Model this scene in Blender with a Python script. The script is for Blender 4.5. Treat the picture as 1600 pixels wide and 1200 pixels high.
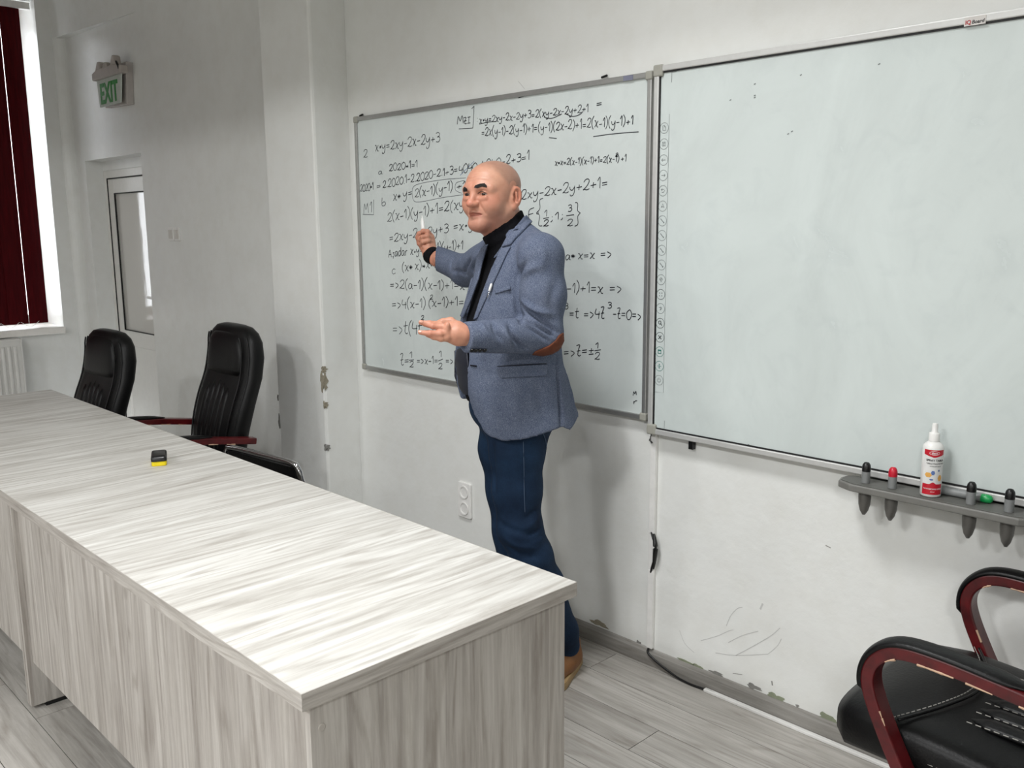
import bpy, bmesh, math, random
import numpy as np
from mathutils import Vector, Matrix
from mathutils.geometry import delaunay_2d_cdt

for _o in list(bpy.data.objects): bpy.data.objects.remove(_o, do_unlink=True)
SC = bpy.context.scene
COL = SC.collection

# ------------------------------------------------------------------ camera
FPX = 1422.99
CAM = np.array([0.0, 0.0, 1.55])
RM = np.array([[0.69534413, 0.71864138, -0.00714875],
               [0.11888403, -0.12482868, -0.98503015],
               [-0.70877579, 0.68408506, -0.17223387]])     # rows: right, down, forward
cam = bpy.data.cameras.new('camera'); camo = bpy.data.objects.new('camera', cam); COL.objects.link(camo)
cam.sensor_fit = 'HORIZONTAL'; cam.sensor_width = 36.0; cam.lens = FPX / 1600 * 36; cam.clip_start = 0.05
_m = Matrix.Identity(4)
for _i in range(3):
    _m[_i][0] = RM[0, _i]; _m[_i][1] = -RM[1, _i]; _m[_i][2] = -RM[2, _i]; _m[_i][3] = CAM[_i]
camo.matrix_world = _m
SC.camera = camo

# ------------------------------------------------------------------ light and exposure
SC.view_settings.view_transform = 'Standard'
SC.view_settings.look = 'None'
SC.view_settings.gamma = 1.0
SC.view_settings.use_curve_mapping = False
SC.view_settings.exposure = 0.0
W = bpy.data.worlds.new('daylight'); SC.world = W; W.use_nodes = True
W.node_tree.nodes['Background'].inputs[0].default_value = (0.92, 0.96, 1.0, 1)
W.node_tree.nodes['Background'].inputs[1].default_value = 5.0
WALL_Y = 2.46; LEFT_X = -7.15; RIGHT_X = 3.6; BACK_Y = -6.2; CEIL = 3.45
# ceiling lamps of the room: (x, y, watts)
LAMPS = [(-1.65, 0.85, 37), (-1.2, -2.4, 108), (-4.2, -2.4, 58), (1.6, -2.4, 118), (-2.6, -4.6, 40)]
for _i, (_x, _y, _w) in enumerate(LAMPS):
    _l = bpy.data.lights.new('lamp_light', 'AREA'); _l.shape = 'RECTANGLE'; _l.size = 0.56; _l.size_y = 0.56
    _l.energy = _w; _l.color = (0.985, 0.995, 1.0)
    if _i == 0: _l.spread = math.radians(130)       # deep louvre
    _lo = bpy.data.objects.new('lamp_light', _l); COL.objects.link(_lo); _lo.location = (_x, _y, CEIL - 0.075)

# ------------------------------------------------------------------ helpers
def HIT_Y(px, py, Y):
    d = RM.T @ np.array([(px - 800) / FPX, (py - 600) / FPX, 1.0]); return CAM + d * (Y - CAM[1]) / d[1]
def HIT_Z(px, py, Z):
    d = RM.T @ np.array([(px - 800) / FPX, (py - 600) / FPX, 1.0]); return CAM + d * (Z - CAM[2]) / d[2]
def HIT_X(px, py, X):
    d = RM.T @ np.array([(px - 800) / FPX, (py - 600) / FPX, 1.0]); return CAM + d * (X - CAM[0]) / d[0]

def lin(c):
    c = [v / 255.0 for v in c]
    return tuple((v / 12.92 if v <= 0.04045 else ((v + 0.055) / 1.055) ** 2.4) for v in c) + (1.0,)

def tag(o, label=None, cat=None, group=None, kind=None):
    if label: o['label'] = label
    if cat: o['category'] = cat
    if group: o['group'] = group
    if kind: o['kind'] = kind
    return o

def empty(name, loc=(0, 0, 0), rz=0.0, **k):
    o = bpy.data.objects.new(name, None); COL.objects.link(o); o.location = loc; o.rotation_euler = (0, 0, rz)
    o.empty_display_size = 0.1
    return tag(o, **k)

class MB:
    def __init__(s): s.v = []; s.f = []
    def add(s, vs, fs):
        n = len(s.v); s.v += [tuple(map(float, v)) for v in vs]; s.f += [tuple(i + n for i in f) for f in fs]; return s
    def box(s, x0, x1, y0, y1, z0, z1):
        return s.add([(x0, y0, z0), (x1, y0, z0), (x1, y1, z0), (x0, y1, z0), (x0, y0, z1), (x1, y0, z1), (x1, y1, z1), (x0, y1, z1)],
                     [(0, 3, 2, 1), (4, 5, 6, 7), (0, 1, 5, 4), (1, 2, 6, 5), (2, 3, 7, 6), (3, 0, 4, 7)])
    def rings(s, rs, closed=True, caps=True):
        """loft a list of rings (each a list of points of equal count)"""
        n = len(rs[0]); vs = [p for r in rs for p in r]; fs = []
        for i in range(len(rs) - 1):
            for j in range(n if closed else n - 1):
                k = (j + 1) % n; fs.append((i * n + j, i * n + k, (i + 1) * n + k, (i + 1) * n + j))
        if caps and closed:
            fs.append(tuple(reversed(range(n)))); fs.append(tuple((len(rs) - 1) * n + j for j in range(n)))
        return s.add(vs, fs)
    def lathe(s, prof, c=(0, 0, 0), n=24, axis='z'):
        rs = []
        for r, h in prof:
            ring = []
            for j in range(n):
                a = 2 * math.pi * j / n; x, y = r * math.cos(a), r * math.sin(a)
                p = (x, y, h) if axis == 'z' else ((x, h, -y) if axis == 'y' else (h, x, y))
                ring.append((p[0] + c[0], p[1] + c[1], p[2] + c[2]))
            rs.append(ring)
        return s.rings(rs)
    def tube(s, pts, r, n=10, closed=False, sect=None, up=(0, 0, 1)):
        """sweep a circle (or section polygon) along a polyline"""
        P_ = [Vector(p) for p in pts]; rs = []; m = len(P_); rr = r if hasattr(r, '__len__') else [r] * m
        up = Vector(up)
        for i in range(m):
            if closed: t = (P_[(i + 1) % m] - P_[i - 1])
            else: t = (P_[min(i + 1, m - 1)] - P_[max(i - 1, 0)])
            t.normalize(); a = up.cross(t)
            if a.length < 1e-3: a = Vector((1, 0, 0)).cross(t)
            a.normalize(); b = t.cross(a)
            if sect is None: ring = [P_[i] + a * (rr[i] * math.cos(2 * math.pi * j / n)) + b * (rr[i] * math.sin(2 * math.pi * j / n)) for j in range(n)]
            else: ring = [P_[i] + a * (q[0] * rr[i]) + b * (q[1] * rr[i]) for q in sect]
            rs.append(ring)
        if closed: rs.append(rs[0]); return s.rings(rs, caps=False)
        return s.rings(rs)
    def prism(s, poly, d0, d1, plane='xz'):
        """extrude a 2-D polygon; plane xz -> depth along y, xy -> z, yz -> x"""
        def mk(p, d): return (p[0], d, p[1]) if plane == 'xz' else ((p[0], p[1], d) if plane == 'xy' else (d, p[0], p[1]))
        return s.rings([[mk(p, d0) for p in poly], [mk(p, d1) for p in poly]])
    def build(s, name, m=None, parent=None, smooth=False, bevel=0.0, seg=2, loc=None, auto=None):
        me = bpy.data.meshes.new(name); me.from_pydata(s.v, [], s.f)
        bm = bmesh.new(); bm.from_mesh(me); bmesh.ops.recalc_face_normals(bm, faces=bm.faces); bm.to_mesh(me); bm.free()
        if smooth:
            me.polygons.foreach_set('use_smooth', [True] * len(me.polygons))
        o = bpy.data.objects.new(name, me); COL.objects.link(o)
        if m is not None: me.materials.append(m)
        if parent is not None: o.parent = parent
        if loc is not None: o.location = loc
        if auto is not None: me.set_sharp_from_angle(angle=math.radians(auto))
        if bevel > 0:
            b = o.modifiers.new('bevel', 'BEVEL'); b.width = bevel; b.segments = seg; b.limit_method = 'ANGLE'; b.angle_limit = math.radians(40)
        return o

def rrect(x0, x1, z0, z1, r, n=5):
    out = []
    for cx, cz, a0 in ((x1 - r, z1 - r, 0), (x0 + r, z1 - r, 90), (x0 + r, z0 + r, 180), (x1 - r, z0 + r, 270)):
        for i in range(n + 1):
            a = math.radians(a0 + 90 * i / n); out.append((cx + r * math.cos(a), cz + r * math.sin(a)))
    return out

def spline(pts, n=8, closed=False):
    """Catmull-Rom through points"""
    Q = [np.array(p, float) for p in pts]; out = []; m = len(Q)
    for i in range(m if closed else m - 1):
        p0 = Q[i - 1] if (i > 0 or closed) else Q[0]; p1 = Q[i]; p2 = Q[(i + 1) % m]; p3 = Q[(i + 2) % m] if (i + 2 < m or closed) else Q[-1]
        for k in range(n):
            t = k / n
            out.append(0.5 * ((2 * p1) + (-p0 + p2) * t + (2 * p0 - 5 * p1 + 4 * p2 - p3) * t * t + (-p0 + 3 * p1 - 3 * p2 + p3) * t ** 3))
    if not closed: out.append(Q[-1])
    return [tuple(q) for q in out]

def dup(root, loc, rz=None, label=None, group=None):
    r = root.copy(); COL.objects.link(r); r.location = loc
    if rz is not None: r.rotation_euler = (0, 0, rz)
    if label: r['label'] = label
    if group: r['group'] = group
    for ch in list(root.children):
        c = ch.copy(); COL.objects.link(c); c.parent = r
        for g in list(ch.children):
            d = g.copy(); COL.objects.link(d); d.parent = c
    return r

def text_mesh(txt, size, name='text', extrude=0.0004, shear=0.0, bold=0.0, spacing=1.0):
    """returns an MB with the lettering in the xz plane (facing -y), origin at its left baseline, and its width"""
    cu = bpy.data.curves.new(name, 'FONT'); cu.body = txt; cu.size = size; cu.extrude = extrude; cu.shear = shear; cu.offset = bold; cu.space_character = spacing
    cu.resolution_u = 3
    o = bpy.data.objects.new(name, cu); COL.objects.link(o)
    dg = bpy.context.evaluated_depsgraph_get(); me = bpy.data.meshes.new_from_object(o.evaluated_get(dg))
    mb = MB(); vs = [(v.co.x, -v.co.z, v.co.y) for v in me.vertices]
    mb.add(vs, [tuple(p.vertices) for p in me.polygons])
    bpy.data.objects.remove(o, do_unlink=True); bpy.data.curves.remove(cu); bpy.data.meshes.remove(me)
    return mb, (max(v[0] for v in vs) if vs else 0.0)

# ------------------------------------------------------------------ materials
class N:
    def __init__(s, name):
        s.m = bpy.data.materials.new(name); s.m.use_nodes = True; s.t = s.m.node_tree; s.b = s.t.nodes['Principled BSDF']
    def n(s, typ, **k):
        x = s.t.nodes.new(typ)
        for a, v in k.items():
            if a[0] == '_': setattr(x, a[1:], v)
            else: x.inputs[a.replace('__', ' ')].default_value = v
        return x
    def l(s, a, b): s.t.links.new(a, b)
    def coord(s, kind='Object', scale=(1, 1, 1), rnd=False):
        c = s.n('ShaderNodeTexCoord'); mp = s.n('ShaderNodeMapping'); mp.inputs['Scale'].default_value = scale
        s.l(c.outputs[kind], mp.inputs['Vector'])
        if rnd:
            oi = s.n('ShaderNodeObjectInfo'); mu = s.n('ShaderNodeMath', _operation='MULTIPLY'); mu.inputs[1].default_value = 37.0
            s.l(oi.outputs['Random'], mu.inputs[0]); s.l(mu.outputs[0], mp.inputs['Location'])
        return mp.outputs[0]
    def noise(s, vec, scale=5, detail=4, rough=0.5, dist=0.0):
        x = s.n('ShaderNodeTexNoise'); x.inputs['Scale'].default_value = scale; x.inputs['Detail'].default_value = detail
        x.inputs['Roughness'].default_value = rough; x.inputs['Distortion'].default_value = dist
        s.l(vec, x.inputs['Vector']); return x.outputs['Fac']
    def ramp(s, fac, stops):
        r = s.n('ShaderNodeValToRGB'); e = r.color_ramp.elements
        while len(e) < len(stops): e.new(0.5)
        for i, (p, c) in enumerate(stops): e[i].position = p; e[i].color = c if len(c) == 4 else tuple(c) + (1,)
        s.l(fac, r.inputs['Fac']); return r.outputs['Color']
    def mix(s, a, b, fac, mode='MIX'):
        x = s.n('ShaderNodeMix', _data_type='RGBA', _blend_type=mode)
        for sock, v in ((x.inputs[0], fac), (x.inputs[6], a), (x.inputs[7], b)):
            if hasattr(v, 'is_linked') or hasattr(v, 'links'): s.l(v, sock)
            else: sock.default_value = v
        return x.outputs[2]
    def bump(s, h, strength=0.2, dist=0.01):
        b = s.n('ShaderNodeBump'); b.inputs['Strength'].default_value = strength; b.inputs['Distance'].default_value = dist
        s.l(h, b.inputs['Height']); s.l(b.outputs[0], s.b.inputs['Normal'])
    def base(s, c):
        if hasattr(c, 'links'): s.l(c, s.b.inputs['Base Color'])
        else: s.b.inputs['Base Color'].default_value = c
    def set(s, rough=0.5, metal=0.0, spec=0.5, **k):
        s.b.inputs['Roughness'].default_value = rough; s.b.inputs['Metallic'].default_value = metal; s.b.inputs['Specular IOR Level'].default_value = spec
        for a, v in k.items(): s.b.inputs[a.replace('__', ' ')].default_value = v
        return s.m

def plain(name, rgb, rough=0.5, metal=0.0, spec=0.5, var=0.05, scale=30, bump=0.0, bscale=200, **k):
    """one colour with a little tonal variation and fine relief"""
    x = N(name); c = lin(rgb); v = x.coord('Object')
    f = x.noise(v, scale, 3)
    x.base(x.ramp(f, [(0.3, tuple(max(0, q * (1 - var)) for q in c[:3])), (0.7, tuple(min(1, q * (1 + var)) for q in c[:3]))]))
    if bump: x.bump(x.noise(v, bscale, 3), bump, 0.003)
    return x.set(rough, metal, spec, **k)

def wood(name, axis, tones, scale=1.0, rough=0.45, contrast=1.0, rnd=True, knots=True, bump=0.08, fine=9.0, spec=0.4):
    """streaky plank wood; grain runs along axis"""
    x = N(name); a = 'xyz'.index(axis)
    sc = [fine * scale] * 3; sc[a] = 0.9 * scale
    v = x.coord('Object', tuple(sc), rnd)
    n1 = x.noise(v, 1.4, 7, 0.62, 0.6)
    sc2 = [42.0 * scale] * 3; sc2[a] = 1.6 * scale
    n2 = x.noise(x.coord('Object', tuple(sc2), rnd), 1.3, 6, 0.7, 0.5)
    sc3 = [4.2 * scale] * 3; sc3[a] = 0.42 * scale          # plain-sawn figure: contour lines of a stretched noise
    n3 = x.noise(x.coord('Object', tuple(sc3), rnd), 1.0, 2.0, 0.45, 0.25)
    mu = x.n('ShaderNodeMath', _operation='MULTIPLY'); mu.inputs[1].default_value = 120.0; x.l(n3, mu.inputs[0])
    si = x.n('ShaderNodeMath', _operation='SINE'); x.l(mu.outputs[0], si.inputs[0])
    ma = x.n('ShaderNodeMath', _operation='MULTIPLY_ADD'); ma.inputs[1].default_value = 0.5; ma.inputs[2].default_value = 0.5; x.l(si.outputs[0], ma.inputs[0])
    sc5 = [16.0 * scale] * 3; sc5[a] = 3.2 * scale; n5 = x.noise(x.coord('Object', tuple(sc5), rnd), 1.6, 6, 0.7)   # worn, limed patches
    c1 = x.ramp(n1, [(0.22, tones[0]), (0.43, tones[1]), (0.57, tones[2]), (0.78, tones[3])])
    c2 = x.mix(c1, x.ramp(n2, [(0.35, tones[0]), (0.62, tones[3])]), 0.32 * contrast, 'MIX')
    fac = x.ramp(ma.outputs[0], [(0.0, (0.74, 0.72, 0.70)), (0.38, (1, 1, 1)), (1.0, (1, 1, 1))])
    vis = x.ramp(n5, [(0.40, (0, 0, 0)), (0.60, (1, 1, 1))])
    c2b = x.mix(c2, x.mix(c2, fac, 1.0, 'MULTIPLY'), vis)
    c3 = x.mix(c2b, x.ramp(n5, [(0.34, (0.88, 0.87, 0.85)), (0.5, (1, 1, 1)), (0.66, (1.06, 1.06, 1.06))]), 0.7 * contrast, 'MULTIPLY')
    x.base(c3); x.bump(n2, bump, 0.004)
    return x.set(rough, 0, spec)

# wall paint: glossy white oil paint over uneven plaster
def wall_mat(name, rgb, rough=0.38):
    x = N(name); v = x.coord('Object'); c = lin(rgb)
    f = x.noise(v, 1.7, 5, 0.6); f2 = x.noise(v, 14, 4)
    a = x.ramp(f, [(0.3, tuple(q * 0.93 for q in c[:3])), (0.7, c)])
    x.base(x.mix(a, x.ramp(f2, [(0.3, (0.94, 0.93, 0.91)), (0.6, (1, 1, 1))]), 0.5, 'MULTIPLY'))
    h = x.n('ShaderNodeMath', _operation='ADD'); x.l(x.noise(v, 22, 5, 0.6), h.inputs[0]); x.l(x.noise(v, 5.5, 3), h.inputs[1])
    x.bump(h.outputs[0], 0.13, 0.012)
    return x.set(rough, 0, 0.5)

MW = wall_mat('wall_paint', (234, 235, 232), 0.3)
MC = wall_mat('ceiling_paint', (215, 214, 211), 0.7)
G = lambda *c: lin(c)[:3]
M_FLOOR = wood('floor_laminate', 'x', [G(128, 123, 117), G(160, 156, 150), G(178, 174, 168), G(196, 193, 188)], 1.1, 0.42, 0.9)
DT = [G(152, 146, 138), G(190, 187, 181), G(208, 206, 201), G(230, 230, 226)]
DV = [G(134, 127, 121), G(170, 164, 158), G(188, 183, 177), G(208, 204, 198)]
M_DTOP = wood('desk_top_wood', 'y', DT, 1.0, 0.46, 0.95, True, fine=15.0, spec=0.3)
M_DV = wood('desk_panel_wood', 'z', DV, 1.0, 0.5, 1.1, True, fine=13.0)
M_DX = wood('desk_edge_wood', 'x', DV, 1.6, 0.5, 1.1, True)
M_DY = wood('desk_edge_wood_short', 'y', DV, 1.6, 0.5, 1.2, True)
M_BASE = wood('skirting_wood', 'x', [G(104, 101, 96), G(134, 131, 126), G(150, 147, 142), G(164, 161, 156)], 1.3, 0.5, 0.8)
M_WHITEP = plain('white_plastic', (232, 231, 228), 0.35)
M_UPVC = plain('door_upvc', (228, 227, 222), 0.25, var=0.02)
M_ALU = plain('brushed_aluminium', (176, 176, 174), 0.38, 0.75, var=0.04, scale=60)
M_ALUL = plain('pale_aluminium', (206, 206, 204), 0.36, 0.35, var=0.03, scale=60)
M_ALUD = plain('aluminium_side', (140, 140, 138), 0.4, 0.6, var=0.05)
M_CORNER = plain('corner_plastic', (158, 157, 148), 0.5, var=0.04)
M_BLACKP = plain('black_plastic', (16, 16, 17), 0.35)
M_GASKET = plain('black_gasket', (14, 14, 16), 0.6)
M_GREYP = plain('tray_grey_plastic', (112, 111, 107), 0.42, var=0.06, bump=0.05)
M_CHROME = plain('chrome', (205, 205, 208), 0.12, 1.0, var=0.02)
M_LEATHER = plain('black_leather', (8, 8, 9), 0.42, spec=0.28, var=0.12, scale=18, bump=0.18, bscale=160)
M_STITCH = plain('pale_thread', (150, 148, 142), 0.8)
M_INK = plain('marker_ink', (44, 46, 52), 0.55, spec=0.3)
M_INKT = plain('thin_marker_ink', (92, 96, 102), 0.55, spec=0.3)
M_INKB = plain('blue_ink', (96, 122, 160), 0.55)
M_GLASS = None
def boardmat(name, rgb, smudge):
    x = N(name); v = x.coord('Object'); c = lin(rgb)
    f = x.noise(x.coord('Object', (1, 1, 0.6)), 2.6, 6, 0.65, 1.2); f2 = x.noise(v, 9, 5, 0.6, 0.8)
    a = x.ramp(f, [(0.35, c), (0.75, tuple(q * (1 - smudge) for q in c[:3]))])
    x.base(x.mix(a, x.ramp(f2, [(0.52, (1, 1, 1)), (0.8, (0.88, 0.89, 0.9))]), 0.6, 'MULTIPLY'))
    rr = x.ramp(f2, [(0.3, (0.16,) * 3), (0.8, (0.3,) * 3)]); x.l(rr, x.b.inputs['Roughness'])
    x.bump(x.noise(v, 2.2, 2), 0.03, 0.01)
    m = x.set(0.2, 0, 0.5); return m
M_WB = boardmat('whiteboard_enamel', (212, 219, 217), 0.10)
M_IQ = boardmat('interactive_board_surface', (208, 216, 214), 0.12)
PX0, PX1, PY = -4.045, -3.612, 2.272
# ================================================================== the setting
def sbox(name, x0, x1, y0, y1, z0, z1, m, parent=None, bevel=0.0):
    cx, cy, cz = (x0 + x1) / 2, (y0 + y1) / 2, z0
    o = MB().box(x0 - cx, x1 - cx, y0 - cy, y1 - cy, z0 - cz, z1 - cz).build(name, m, parent, bevel=bevel, loc=(cx, cy, cz))
    if parent is None: o['kind'] = 'structure'
    return o

# floor: base slab, planks laid along the board wall
floor = sbox('floor', LEFT_X, RIGHT_X, BACK_Y, WALL_Y, -0.12, -0.006, M_GASKET)
random.seed(4)
PW = 0.1515; PL = 1.22; rest = MB(); plank_me = None
row = 0; y1 = 2.432
while y1 > BACK_Y + 0.001:
    y0 = max(y1 - PW, BACK_Y)
    # joints seen in the photograph fix the offset of the first rows
    off = {0: -1.98, 1: -2.12, 2: -1.56, 3: -2.35, 4: -1.2, 5: -2.6}.get(row, random.uniform(-PL, 0))
    x = off - PL * 6
    while x < RIGHT_X:
        a, b = max(x, LEFT_X), min(x + PL, RIGHT_X)
        if b - a > 0.02:
            vis = (y1 > 0.2 and b > -5.0 and a < 0.6)
            g = 0.0012
            if vis:
                cx, cy = (a + b) / 2, (y0 + y1) / 2
                MB().box(a - cx + g, b - cx - g, y0 - cy + g, y1 - cy - g, -0.006, 0.0).build('plank', M_FLOOR, floor, loc=(cx - floor.location.x, cy - floor.location.y, -floor.location.z))
            else:
                rest.box(a + g - floor.location.x, b - g - floor.location.x, y0 + g - floor.location.y, y1 - g - floor.location.y, -floor.location.z - 0.006, -floor.location.z)
        x += PL
    y1 -= PW; row += 1
MB().box(PX1 - floor.location.x, RIGHT_X - floor.location.x, 2.4332 - floor.location.y, WALL_Y - floor.location.y, -floor.location.z - .006, -floor.location.z).build('plank', M_FLOOR, floor)
tag(rest.build('planks_beyond', M_FLOOR, floor), kind='stuff')

sbox('ceiling', LEFT_X, RIGHT_X, BACK_Y, WALL_Y, CEIL, CEIL + 0.1, MC)
sbox('wall_back', LEFT_X, RIGHT_X, BACK_Y - 0.1, BACK_Y, 0, CEIL, MW)
sbox('wall_right', RIGHT_X, RIGHT_X + 0.1, BACK_Y, WALL_Y, 0, CEIL, MW)
sbox('trim_1', LEFT_X, RIGHT_X, -0.34, -0.1, 2.82, CEIL, MW)       # ceiling beam that keeps the lamps behind it off the upper wall

# front wall with the door opening, and the plaster pilaster
DX0, DX1, DZ = -6.93, -5.95, 2.02
wf = MB().box(DX1, RIGHT_X, WALL_Y, WALL_Y + 0.35, 0, CEIL).box(LEFT_X - 0.5, DX0, WALL_Y, WALL_Y + 0.35, 0, CEIL).box(DX0, DX1, WALL_Y, WALL_Y + 0.35, DZ, CEIL)
wall_front = wf.build('wall_front', MW); wall_front['kind'] = 'structure'
pil = sbox('wall_pilaster', PX0, PX1, PY, WALL_Y + 0.01, 0, CEIL, MW, bevel=0.012)
# shallow downstand over the door, tapering into the wall
bl = HIT_X(82, 60, LEFT_X); br = HIT_Y(216, 17, WALL_Y)
mb = MB(); zt = CEIL
y0 = bl[1]; zl = bl[2]; zr = br[2]
mb.add([(LEFT_X, y0, zl), (br[0], WALL_Y - 0.001, zl - 0.02), (LEFT_X, WALL_Y, zl), (LEFT_X, y0 - 0.03, zt), (br[0], WALL_Y - 0.001, zt), (LEFT_X, WALL_Y, zt)],
       [(0, 2, 1), (0, 1, 4, 3), (0, 3, 5, 2), (3, 4, 5), (1, 2, 5, 4)])
t2 = mb.build('trim_2', MW); t2['kind'] = 'structure'
# rounded pipe chase in the corner
mb = MB(); mb.rings([[(LEFT_X + 0.045 * math.cos(a) , WALL_Y - 0.0 - 0.075 * math.sin(a), z) for a in np.linspace(0, math.pi / 2, 7)] + [(LEFT_X - 0.01, WALL_Y, z)] for z in (0, CEIL)])
t3 = mb.build('trim_3', MW, smooth=False); t3['kind'] = 'structure'

# left wall with two window openings
WIN = [(-0.36, 2.285), (-3.5, -0.92)]; SZ0, SZ1 = 0.83, 3.12
mb = MB(); T = 0.5
mb.box(LEFT_X - T, LEFT_X, BACK_Y, WALL_Y, 0, SZ0).box(LEFT_X - T, LEFT_X, BACK_Y, WALL_Y, SZ1, CEIL)
mb.box(LEFT_X - T, LEFT_X, WIN[0][1], WALL_Y, SZ0, SZ1).box(LEFT_X - T, LEFT_X, WIN[1][1], WIN[0][0], SZ0, SZ1).box(LEFT_X - T, LEFT_X, BACK_Y, WIN[1][0], SZ0, SZ1)
wl = mb.build('wall_left', MW); wl['kind'] = 'structure'

# thin clear pane: lets daylight through, mirrors a little
x = N('window_glass'); tr = x.n('ShaderNodeBsdfTransparent'); gl = x.n('ShaderNodeBsdfGlossy', Roughness=0.02); mx = x.n('ShaderNodeMixShader')
mx.inputs[0].default_value = 0.08; x.l(tr.outputs[0], mx.inputs[1]); x.l(gl.outputs[0], mx.inputs[2]); x.l(mx.outputs[0], x.t.nodes['Material Output'].inputs[0]); M_GLASS = x.m
M_SILL = plain('sill_paint', (236, 233, 228), 0.35, var=0.03)
x = N('red_blind_fabric'); v = x.coord('Object'); c = x.ramp(x.noise(x.coord('Object', (1, 1, 0.1)), 60, 3), [(0.3, G(58, 2, 7)), (0.7, G(78, 4, 11))])
x.base(c); x.set(0.8, 0, 0.15); tl = x.n('ShaderNodeBsdfTranslucent'); x.l(c, tl.inputs['Color']); mx = x.n('ShaderNodeMixShader'); mx.inputs[0].default_value = 0.06
x.l(x.b.outputs[0], mx.inputs[1]); x.l(tl.outputs[0], mx.inputs[2]); x.l(mx.outputs[0], x.t.nodes['Material Output'].inputs[0]); M_RED = x.m

for wi, (ya, yb) in enumerate(WIN):
    wx = LEFT_X - 0.42
    w = empty('window_%d' % (wi + 1), (wx, (ya + yb) / 2, SZ0), kind='structure'); h2 = (yb - ya) / 2; hz = SZ1 - SZ0
    fr = 0.07
    MB().box(-.03, .03, -h2, h2, 0, fr).box(-.03, .03, -h2, h2, hz - 0.15, hz).box(-.03, .03, -h2, -h2 + fr, fr, hz - .15).box(-.03, .03, h2 - fr, h2, fr, hz - .15).build('window_frame', M_UPVC, w)
    for k in (-1, 1): MB().box(-.028, .028, k * h2 / 3 - .04, k * h2 / 3 + .04, fr, hz - .15).build('mullion', M_UPVC, w)
    for k in (-1, 0, 1): MB().box(-.004, .004, k * 2 * h2 / 3 - h2 / 3 + .05, k * 2 * h2 / 3 + h2 / 3 - .05, fr, hz - .15).build('pane', M_GLASS, w)
    MB().box(0.0, 0.42 + 0.045, -h2, h2, -0.045, 0.004).build('window_sill', M_SILL, w, bevel=0.006)
    # vertical blind: rail, slats, bottom weights and chain
    bx = LEFT_X - 0.06
    lab = ['dark red vertical slat blind hanging in the window at the left edge', 'dark red vertical slat blind in the second window, further along the left wall'][wi]
    vb = tag(empty('vertical_blind', (bx, (ya + yb) / 2, SZ0)), lab, 'blind')
    top = hz - 0.06
    MB().box(-.025, .025, -h2 + 0.02, h2 - 0.02, top, top + .045).build('head_rail', M_WHITEP, vb)
    n = int((2 * h2 - 0.16) / 0.12); pitch = (2 * h2 - 0.18) / n
    slat = None
    for i in range(n):
        yc = h2 - 0.088 - pitch * (i + 0.5) - (0.009 if i >= 1 else 0)
        if slat is None:
            ring = [(0.006 * math.cos(math.pi * (q - 4) / 8) , 0.0655 * (q - 4) / 4) for q in range(9)]
            pts = [[(a, b, z) for a, b in ring] + [(a - 0.0012, b, z) for a, b in reversed(ring)] for z in (0.035, top)]
            slat = MB().rings(pts).build('slat', M_RED, vb); slat.location = (0, yc, 0); s_ = slat
        else:
            s_ = slat.copy(); COL.objects.link(s_); s_.location = (0, yc, 0)
        s_.rotation_euler = (0, 0, math.radians(3))
        if wi == 0 and i < 5:
            ch = spline([(0.006, -pitch / 2, 0.05), (0.012, 0.0, 0.015), (0.006, pitch / 2, 0.05)], 5)
            c_ = MB().tube(ch, 0.0016, 5).build('bead_chain', M_WHITEP, vb); c_.location = (0.004, yc - pitch / 2, 0)

# door: white framed leaf with a glazed upper panel, set back in its opening
dy = WALL_Y + 0.12; dz = 1.955
d = empty('door_1', ((DX0 + DX1) / 2, dy, 0), kind='structure'); h = (DX1 - DX0) / 2
MB().box(-h, h, 0.0, 0.08, dz, DZ + 0.01).build('lintel_strip', MW, d)
MB().box(-h, -h + .055, 0, .07, 0, dz).box(h - .055, h, 0, .07, 0, dz).box(-h + .055, h - .055, 0, .07, dz - .055, dz).build('door_frame', M_UPVC, d, bevel=.003)
L0, L1, LT = -h + .062, h - .062, dz - .062
MB().box(L0, L0 + .1, .004, .06, .01, LT).box(L1 - .1, L1, .004, .06, .01, LT).box(L0 + .1, L1 - .1, .004, .06, LT - .1, LT).box(L0 + .1, L1 - .1, .004, .06, .01, .12).box(L0 + .1, L1 - .1, .004, .06, .70, .81).build('leaf_frame', M_UPVC, d, bevel=.003)
gk = MB()
for a0, a1, b0, b1 in ((L0 + .1, L1 - .1, .81, LT - .1),):
    gk.box(a0, a0 + .008, .002, .012, b0, b1).box(a1 - .008, a1, .002, .012, b0, b1).box(a0, a1, .002, .012, b0, b0 + .006).box(a0, a1, .002, .012, b1 - .006, b1)
gk.box(-h + .055, -h + .062, -.001, .03, 0, dz - .055).box(-h + .055, h - .055, -.001, .03, dz - .062, dz - .055).box(h - .062, h - .055, -.001, .03, 0, dz - .055)
gk.build('gasket', M_GASKET, d)
x = N('frosted_door_glass'); v = x.coord('Object'); x.base(lin((214, 212, 206))); x.bump(x.noise(x.coord('Object', (1, 1, 0.6)), 9, 3), 0.08, 0.012); M_DG = x.set(0.07, 0, 0.8)
MB().box(L0 + .1, L1 - .1, .02, .035, .81, LT - .1).build('pane', M_DG, d)
MB().box(L0 + .1, L1 - .1, .02, .035, .12, .70).build('lower_panel', M_UPVC, d)
hd = MB(); hd.box(L1 - .065, L1 - .035, -.012, .004, .95, 1.17); hd.tube([(L1 - .05, -.01, 1.08), (L1 - .05, -.05, 1.08), (L1 - .17, -.05, 1.08)], .009, 8); hd.build('door_handle', M_WHITEP, d)

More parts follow.
